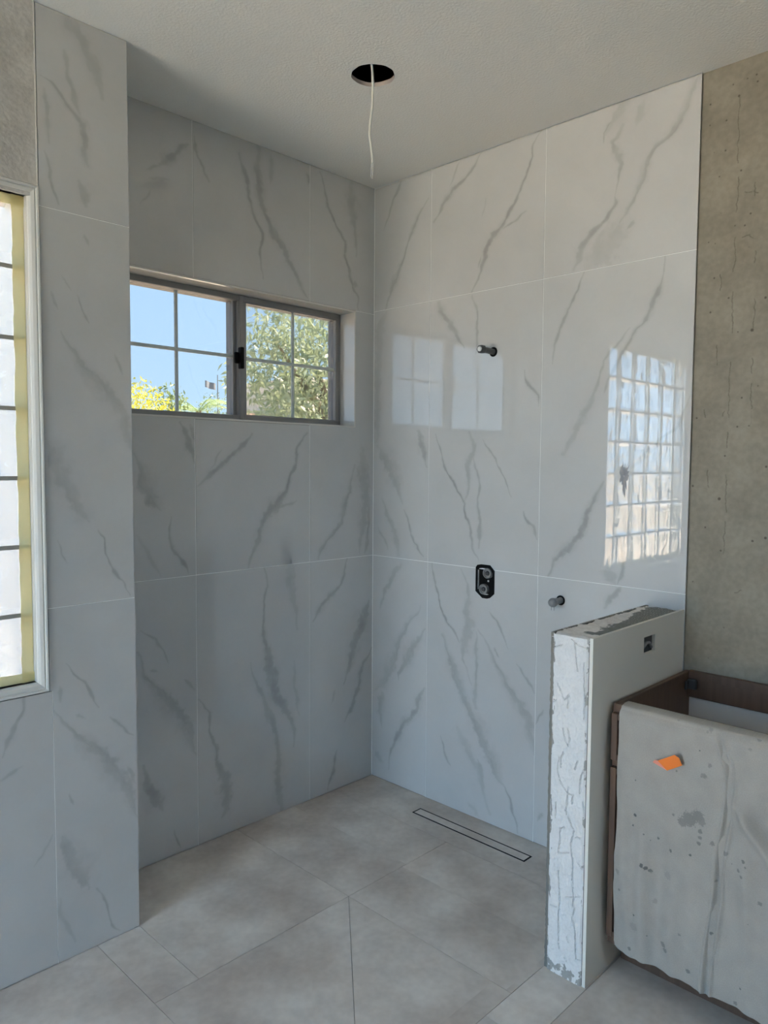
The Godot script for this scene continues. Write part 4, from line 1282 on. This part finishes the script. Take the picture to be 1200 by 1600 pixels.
func vanity() -> void:
	var z0 := 1.582
	var z1 := 2.56
	var top := 0.858
	var v := thing("vanity_cabinet", "brown wooden vanity carcass without a top beside the stub wall", "cabinet", "", Vector3(-0.25, 0.0, 2.07))
	var o := Vector3(-0.25, 0.0, 2.07)
	var parts := [
		["side_panel", Vector3(-0.512, 0.1, z0), Vector3(0.004, top, z0 + 0.018)],
		["side_panel", Vector3(-0.512, 0.1, z1 - 0.018), Vector3(0.004, top, z1)],
		["back_rail", Vector3(-0.012, 0.768, z0 + 0.018), Vector3(0.004, top + 0.004, z1 - 0.018)],
		["floor_panel", Vector3(-0.512, 0.1, z0 + 0.018), Vector3(-0.004, 0.118, z1 - 0.018)],
		["front_rail", Vector3(-0.512, top - 0.04, z0 + 0.018), Vector3(-0.494, top, z1 - 0.018)],
		["toe_kick", Vector3(-0.437, 0.0, z0 + 0.0), Vector3(-0.42, 0.1, z1)],
		["face_stile", Vector3(-0.53, 0.1, z0), Vector3(-0.512, top, z0 + 0.03)],
		["face_stile", Vector3(-0.53, 0.1, z1 - 0.03), Vector3(-0.512, top, z1)],
		["face_rail", Vector3(-0.53, top - 0.03, z0 + 0.03), Vector3(-0.512, top, z1 - 0.03)],
	]
	for p in parts:
		var st := tool()
		block(st, p[1] - o, p[2] - o, 0.0012)
		put(p[0], st, M.cabinet_wood, v)
	var st2 := tool()
	block(st2, Vector3(-0.002, 0.118, z0 + 0.018) - o, Vector3(0.003, 0.768, z1 - 0.018) - o)
	put("back_panel", st2, M.white_panel, v)
	# drawer fronts and doors with sunk panels
	for k in [["drawer_front", 0.687, 0.832, z0 + 0.004, z0 + 0.48], ["drawer_front", 0.687, 0.832, z0 + 0.49, z1 - 0.004], ["door", 0.132, 0.664, z0 + 0.004, z0 + 0.48], ["door", 0.132, 0.664, z0 + 0.49, z1 - 0.004]]:
		var st := tool()
		var xa := -0.549
		var xb := -0.5305
		var r := 0.02
		block(st, Vector3(xa, k[1], k[3]) - o, Vector3(xb, k[2], k[3] + r) - o, 0.0015)
		block(st, Vector3(xa, k[1], k[4] - r) - o, Vector3(xb, k[2], k[4]) - o, 0.0015)
		block(st, Vector3(xa, k[1], k[3] + r) - o, Vector3(xb, k[1] + r, k[4] - r) - o, 0.0015)
		block(st, Vector3(xa, k[2] - r, k[3] + r) - o, Vector3(xb, k[2], k[4] - r) - o, 0.0015)
		block(st, Vector3(xa + 0.01, k[1] + r, k[3] + r) - o, Vector3(xb, k[2] - r, k[4] - r) - o)
		put(k[0], st, M.cabinet_wood, v)
	var st := tool()
	block(st, Vector3(-0.03, 0.80, z0 + 0.02) - o, Vector3(-0.014, 0.835, z0 + 0.05) - o, 0.003)
	block(st, Vector3(-0.05, 0.80, z0 + 0.019) - o, Vector3(-0.03, 0.83, z0 + 0.026) - o, 0.002)
	put("corner_bracket", st, M.dark_metal, v)
	drop_cloth()

func cloth_x(z: float, y: float) -> float:
	# relief of the hanging cloth, outwards
	var seam := [[0.90, 1.895], [0.844, 1.905], [0.797, 1.917], [0.769, 1.930], [0.718, 1.936], [0.617, 1.928], [0.522, 1.916], [0.39, 1.907], [0.257, 1.897], [0.05, 1.884]]
	var sz := 1.884
	for i in seam.size() - 1:
		if y <= seam[i][0] and y >= seam[i + 1][0]:
			sz = lerpf(seam[i][1], seam[i + 1][1], (seam[i][0] - y) / (seam[i][0] - seam[i + 1][0]))
	var d := 0.0
	for k in [[0.0, 0.0042, 0.0045], [0.022, 0.004, 0.0045], [0.011, -0.003, 0.008]]:
		d += k[1] * exp(-pow((z - sz - k[0]) / k[2], 2.0))
	# soft fold running off from the seam
	if y < 0.72:
		var fz := 1.94 + (0.70 - y) * 0.78
		d += 0.011 * exp(-pow((z - fz) / 0.022, 2.0)) * smoothstep(0.72, 0.64, y) - 0.007 * exp(-pow((z - fz - 0.05) / 0.03, 2.0)) * smoothstep(0.72, 0.6, y)
	d += 0.0028 * sin(z * 34.0 + y * 3.0) * smoothstep(0.9, 0.3, y) + 0.0015 * sin(z * 71.0 - y * 5.0 + 1.0)
	d += 0.004 * sin(y * 17.0 + z * 9.0) * smoothstep(0.85, 0.4, y)
	for f in [[1.645, 0.02, 0.004, 0.5], [1.70, 0.024, 0.006, 0.45], [1.785, 0.03, 0.006, 0.5], [1.99, 0.02, 0.005, 0.3]]:
		d += f[2] * exp(-pow((z - f[0] - (0.5 - y) * 0.05) / f[1], 2.0)) * smoothstep(0.0, f[3], 0.95 - y)
	return d

func drop_cloth() -> void:
	var z0 := 1.622
	var z1 := 2.62
	var edge := noise(71, 3.0, 3)
	var crease := noise(72, 22.0, 3)
	var place_at := func(u: float, v: float, back: float) -> Vector3:
		var z := lerpf(z0, z1, u)
		var hem := 0.112 + 0.007 * edge.get_noise_2d(z * 3.0, 0.0)
		var corner := 0.022
		if z - z0 < corner: hem += corner - sqrt(maxf(0.0, corner * corner - pow(corner - (z - z0), 2.0)))
		z += 0.004 * edge.get_noise_2d(v * 2.0, 5.0) * (1.0 - u) - 0.006 * v * (1.0 - u)
		if u < 0.02: z -= 0.0
		# from inside the carcass, over the front edge and down
		if v < 0.06:
			var t := v / 0.06
			return Vector3(lerpf(-0.485, -0.553, t), 0.862 - back + 0.006 * sin(t * PI) - 0.02 * maxf(0.0, 0.3 - t), z)
		var w := (v - 0.06) / 0.94
		var y := lerpf(0.862, hem, w)
		var k := smoothstep(0.0, 0.03, w)
		return Vector3(-0.566 * k - 0.553 * (1.0 - k) + back - 1.7 * cloth_x(z, y) * smoothstep(0.0, 0.06, w) - 0.0012 * crease.get_noise_2d(z, y * 0.5), y, z)
	var uv := func(u: float, v: float) -> Vector2:
		var y: float = 0.9 if v < 0.06 else lerpf(0.862, 0.098, (v - 0.06) / 0.94)
		return Vector2(u, 1.0 - (y - 0.08) / 0.82)
	var st := tool()
	sheet(st, 260, 150, func(u, v): return place_at.call(u, v, 0.0), Vector3(-1, 0.2, 0), uv)
	sheet(st, 60, 40, func(u, v): return place_at.call(u, v, 0.0015), Vector3(1, -0.2, 0), uv)
	var W := 1024
	var Hh := 820
	var marks := PackedFloat32Array()
	marks.resize(W * Hh)
	var wob := noise(73, 0.06, 3)
	for s in CLOTH_SPOTS:
		var c := Vector2((s[0] / 1000.0 - z0) / (z1 - z0) * W, Hh - (s[1] / 1000.0 - 0.08) / 0.82 * Hh)
		var r: float = s[2] * 1.024
		for y in range(maxi(0, int(c.y - r * 1.6)), mini(Hh, int(c.y + r * 1.6) + 2)):
			for x in range(maxi(0, int(c.x - r * 1.6)), mini(W, int(c.x + r * 1.6) + 2)):
				var d := Vector2(x, y).distance_to(c) * (1.0 + 0.5 * wob.get_noise_2d(x * 2.2, y * 2.2))
				var k: float = clampf((r - d) / maxf(1.0, r * 0.25), 0.0, 1.0) * s[3] / 100.0 * 0.8
				marks[y * W + x] = maxf(marks[y * W + x], k)
	var m := mat("canvas", Color.WHITE, 0.95, 0.2)
	m.albedo_texture = mottled(W, Hh, srgb(150, 146, 140), srgb(168, 164, 157), 75, 0.012, 0.2, marks, srgb(62, 68, 70), 0.5)
	m.texture_repeat = false
	var cloth := put("drop_cloth", st, m)
	tag(cloth, "paint-spotted off-white canvas drop cloth hanging over the vanity front", "cloth")
	# folded orange paper tag
	var tg := thing("paper_tag", "folded bright orange paper tag stuck on the drop cloth", "paper tag", "", Vector3(-0.566, 0.745, 1.785))
	var q := func(z: float, y: float, x: float) -> Vector3: return Vector3(x + 0.566, y - 0.745, z - 1.785)
	st = tool()
	var orange := mat("orange_paper", srgb(226, 118, 32), 0.7)
	for k in [0.0, 0.0006]:
		face(st, [q.call(1.753, 0.743, -0.592 + k), q.call(1.800, 0.772, -0.59 + k), q.call(1.812, 0.766, -0.588 + k), q.call(1.820, 0.746, -0.584 + k), q.call(1.778, 0.719, -0.585 + k)], Vector3(-1, 0.3, 0).normalized())
	put("top_leaf", st, orange, tg)
	st = tool()
	for k in [0.0, 0.0006]:
		face(st, [q.call(1.740, 0.739, -0.584 + k), q.call(1.753, 0.743, -0.592 + k), q.call(1.778, 0.719, -0.585 + k), q.call(1.734, 0.730, -0.582 + k)], Vector3(-1, -0.3, -0.3).normalized())
	put("folded_flap", st, mat("pink_paper", srgb(232, 150, 128), 0.7), tg)

# ---- garden seen through the windows ------------------------------

func leaf_cloud(centre: Vector3, radii: Vector3, count: int, length: float, droop: float, s: int, gaps := 0.0) -> SurfaceTool:
	var rng := RandomNumberGenerator.new()
	rng.seed = s
	var holes := noise(s, 0.9, 2)
	var st := tool()
	for i in count:
		var d := Vector3(rng.randfn(), rng.randfn(), rng.randfn()).normalized()
		var p := centre + d * radii * pow(rng.randf(), 0.42)
		if holes.get_noise_3dv(p) < gaps: continue
		var ax := Vector3(rng.randfn(), rng.randfn() - droop, rng.randfn()).normalized()
		var side := ax.cross(Vector3(rng.randfn(), rng.randfn(), rng.randfn()).normalized()).normalized()
		var n := side.cross(ax).normalized()
		if n.y < 0.0: n = -n
		var l := length * rng.randf_range(0.6, 1.15)
		var w := l * 0.16
		var m1 := p + ax * l * 0.4 + n * l * 0.05
		face(st, [p, m1 + side * w, p + ax * l, m1 - side * w], n)
	return st

func garden() -> void:
	var g := setting("garden_ground", "pale sunlit paving outside the house", "ground")
	var st := tool()
	block(st, Vector3(-60, -0.35, -80), Vector3(60, -0.2, 40))
	put("paving", st, mat("paving", srgb(178, 168, 152), 0.9), g)
	st = tool()
	block(st, Vector3(-60, -0.21, 4.8), Vector3(60, -0.15, 40))
	put("dark_ground", st, mat("dark_ground", srgb(78, 76, 56), 0.95, 0.2), g)  # unseen dark sheet added to cut ground bounce into the rear opening
	var gw := setting("garden_wall", "low sunlit beige garden wall outside the glass blocks", "wall")
	st = tool()
	block(st, Vector3(-9.0, -0.2, -2.8), Vector3(1.2, 1.45, -2.62), 0.01)
	put("rendered_face", st, mat("beige_render", srgb(226, 204, 184), 0.9), gw)
	# mango tree close by
	var leaf := mat("mango_leaf", srgb(150, 160, 136), 0.5)
	leaf.backlight_enabled = true
	leaf.backlight = Color(0.6, 0.64, 0.5)
	var t := thing("mango_tree", "leafy grey-green tree close outside the right sash of the window", "tree", "", Vector3(6.0, -0.2, -7.2))
	st = leaf_cloud(Vector3(-0.35, 3.25, 0.0), Vector3(1.55, 1.15, 1.3), 5200, 0.17, 0.8, 5, -0.12)
	st.append_from(leaf_cloud(Vector3(0.2, 4.3, 0.2), Vector3(1.0, 0.7, 0.9), 1300, 0.17, 0.8, 6, -0.1).commit(), 0, Transform3D())
	st.append_from(leaf_cloud(Vector3(-1.55, 3.9, 0.3), Vector3(0.5, 0.65, 0.6), 520, 0.17, 0.8, 7, -0.05).commit(), 0, Transform3D())
	st.append_from(leaf_cloud(Vector3(-0.4, 2.5, 0.2), Vector3(1.3, 0.5, 1.0), 1300, 0.17, 0.8, 8, -0.1).commit(), 0, Transform3D())
	put("crown", st, leaf, t)
	st = tool()
	tube(st, [Vector3(0.3, 0, 0), Vector3(0.2, 1.4, 0), Vector3(0.0, 2.6, 0.1), Vector3(-0.4, 3.6, 0.1)], [0.16, 0.13, 0.1, 0.03], 10)
	tube(st, [Vector3(0.1, 2.0, 0), Vector3(0.7, 2.9, 0.2), Vector3(0.9, 3.8, 0.3)], [0.09, 0.06, 0.02], 8)
	tube(st, [Vector3(0.0, 2.5, 0.1), Vector3(-0.8, 3.2, 0.2), Vector3(-1.4, 3.8, 0.3)], [0.07, 0.04, 0.015], 8)
	put("trunk", st, mat("bark", srgb(126, 112, 96), 0.9), t)
	# yellow-green shrub
	var yl := mat("croton_leaf", srgb(206, 200, 84), 0.5)
	yl.backlight_enabled = true
	yl.backlight = Color(0.7, 0.68, 0.3)
	var sh := thing("yellow_shrub", "bright yellow-green shrub beyond the left sash of the window", "shrub", "", Vector3(4.0, -0.2, -10.0))
	st = leaf_cloud(Vector3(-0.1, 2.45, 0.0), Vector3(0.75, 0.85, 0.6), 2400, 0.11, 0.0, 11, -0.4)
	st.append_from(leaf_cloud(Vector3(0.55, 2.15, 0.1), Vector3(0.6, 0.6, 0.5), 1500, 0.11, 0.0, 12, -0.4).commit(), 0, Transform3D())
	put("foliage", st, yl, sh)
	st = tool()
	tube(st, [Vector3(0, 0, 0), Vector3(0.05, 1.2, 0), Vector3(-0.05, 2.6, 0)], [0.05, 0.04, 0.015], 8)
	tube(st, [Vector3(0.05, 1.1, 0), Vector3(0.4, 1.8, 0.1), Vector3(0.6, 2.4, 0.1)], [0.03, 0.025, 0.01], 8)
	put("stem", st, M.bark, sh)
	# grey-green bushes further off
	var gl := mat("bush_leaf", srgb(112, 128, 92), 0.5)
	gl.backlight_enabled = true
	gl.backlight = Color(0.5, 0.55, 0.32)
	var spots := [[5.15, -11.0, 3.05, "small grey-green bush between the yellow shrub and the palm", 0.42], [9.2, -15.4, 3.2, "distant grey-green bush behind the pole with the flag", 0.75], [4.35, -11.9, 3.7, "thin leafy sprig rising behind the yellow shrub", 0.22], [10.9, -16.2, 3.0, "distant green bush below the mango tree crown", 0.5]]
	for k in spots:
		var b := thing("bush", k[3], "bush", "", Vector3(k[0], -0.2, k[1]))
		st = leaf_cloud(Vector3(0, k[2] - 0.1, 0), Vector3(k[4], k[4] * 0.95, k[4]), int(900 * k[4] + 150), 0.12, 0.0, int(k[0] * 100), -0.1)
		st.append_from(leaf_cloud(Vector3(0.1, k[2] - 0.9, 0), Vector3(k[4] * 1.2, 0.7, k[4]), int(900 * k[4] + 100), 0.13, 0.0, int(k[0] * 77), -0.2).commit(), 0, Transform3D())
		put("foliage", st, gl, b)
		st = tool()
		tube(st, [Vector3(0, 0, 0), Vector3(0.05, 1.5, 0.0), Vector3(0, k[2], 0)], [0.04, 0.03, 0.008], 7)
		put("stem", st, M.bark, b)
	# palm
	var pm := thing("palm", "pale green palm with arching fronds beyond the left sash of the window", "palm", "", Vector3(6.45, -0.2, -12.0))
	var pl := mat("palm_leaf", srgb(150, 170, 128), 0.5)
	pl.backlight_enabled = true
	pl.backlight = Color(0.6, 0.66, 0.45)
	st = tool()
	tube(st, [Vector3(0, 0, 0), Vector3(0.03, 1.4, 0), Vector3(0, 2.95, 0)], [0.1, 0.08, 0.06], 10)
	put("trunk", st, M.bark, pm)
	var rng := RandomNumberGenerator.new()
	rng.seed = 44
	for i in 13:
		var az := TAU * i / 13.0 + rng.randf() * 0.3
		var out := Vector3(cos(az), 0, sin(az))
		var rise := rng.randf_range(0.35, 0.8)
		st = tool()
		var pts := []
		for s in 9:
			var tt := s / 8.0
			pts.append(Vector3(0, 2.9, 0) + out * tt * 0.85 + Vector3.UP * (rise * 1.5 * tt - 1.05 * tt * tt))
		tube(st, pts, [0.012, 0.011, 0.01, 0.008, 0.007, 0.006, 0.005, 0.004, 0.002], 5)
		var across := out.cross(Vector3.UP)
		for s in range(2, 26):
			var tt := s / 26.0
			var p: Vector3 = Vector3(0, 2.9, 0) + out * tt * 0.85 + Vector3.UP * (rise * 1.5 * tt - 1.05 * tt * tt)
			for sd in [-1.0, 1.0]:
				var dirv: Vector3 = (across * sd + out * 0.7 + Vector3.DOWN * 0.25).normalized()
				var l: float = 0.34 * sin(PI * clampf(tt * 0.9 + 0.08, 0.0, 1.0))
				face(st, [p, p + dirv * l * 0.4 + out * 0.012, p + dirv * l, p + dirv * l * 0.4 - out * 0.012], Vector3.UP)
		put("frond", st, pl, pm)
	# pole with flag
	var fp := thing("flag_pole", "thin pole with a small grey flag among the distant bushes", "flag pole", "", Vector3(8.25, -0.2, -14.0))
	st = tool()
	tube(st, [Vector3(0, 0, 0), Vector3(0, 4.05, 0)], [0.02, 0.012], 8)
	put("pole", st, M.grey_plastic, fp)
	st = tool()
	sheet(st, 12, 4, func(u: float, v: float) -> Vector3: return Vector3(-0.06 - u * 0.32, 3.82 - v * 0.17 + 0.06 * u, 0.03 * sin(u * 9.0)), Vector3(0, 0, 1))
	put("flag", st, mat("flag_cloth", srgb(128, 132, 140), 0.9), fp)
	# neighbour's house behind the tree: a low red-roofed wing and a taller beige block
	var hs := thing("neighbour_house", "neighbour's beige house with a low red-roofed wing behind the tree", "house", "", Vector3(12.6, -0.2, -18.5))
	st = tool()
	block(st, Vector3(-0.4, 0.0, -1.5), Vector3(1.0, 3.15, 1.0))
	block(st, Vector3(1.0, 0.0, -3.0), Vector3(7.0, 4.7, 1.5))
	put("wall", st, mat("house_wall", srgb(232, 224, 208), 0.9), hs)
	st = tool()
	face(st, [Vector3(-0.7, 3.1, 1.3), Vector3(1.0, 3.1, 1.3), Vector3(1.0, 3.5, -0.2), Vector3(-0.3, 3.5, -0.2)], Vector3(0, 0.94, 0.3).normalized())
	face(st, [Vector3(-0.7, 3.1, -1.8), Vector3(1.0, 3.1, -1.8), Vector3(1.0, 3.5, -0.2), Vector3(-0.3, 3.5, -0.2)], Vector3(0, 0.94, -0.3).normalized())
	face(st, [Vector3(-0.7, 3.1, 1.3), Vector3(-0.7, 3.1, -1.8), Vector3(-0.3, 3.5, -0.2)], Vector3(-1, 0.3, 0).normalized())
	face(st, [Vector3(-0.7, 3.1, -1.8), Vector3(1.0, 3.1, -1.8), Vector3(1.0, 3.1, 1.3), Vector3(-0.7, 3.1, 1.3)], Vector3.DOWN)
	put("roof", st, mat("red_roof", srgb(150, 112, 100), 0.9), hs)
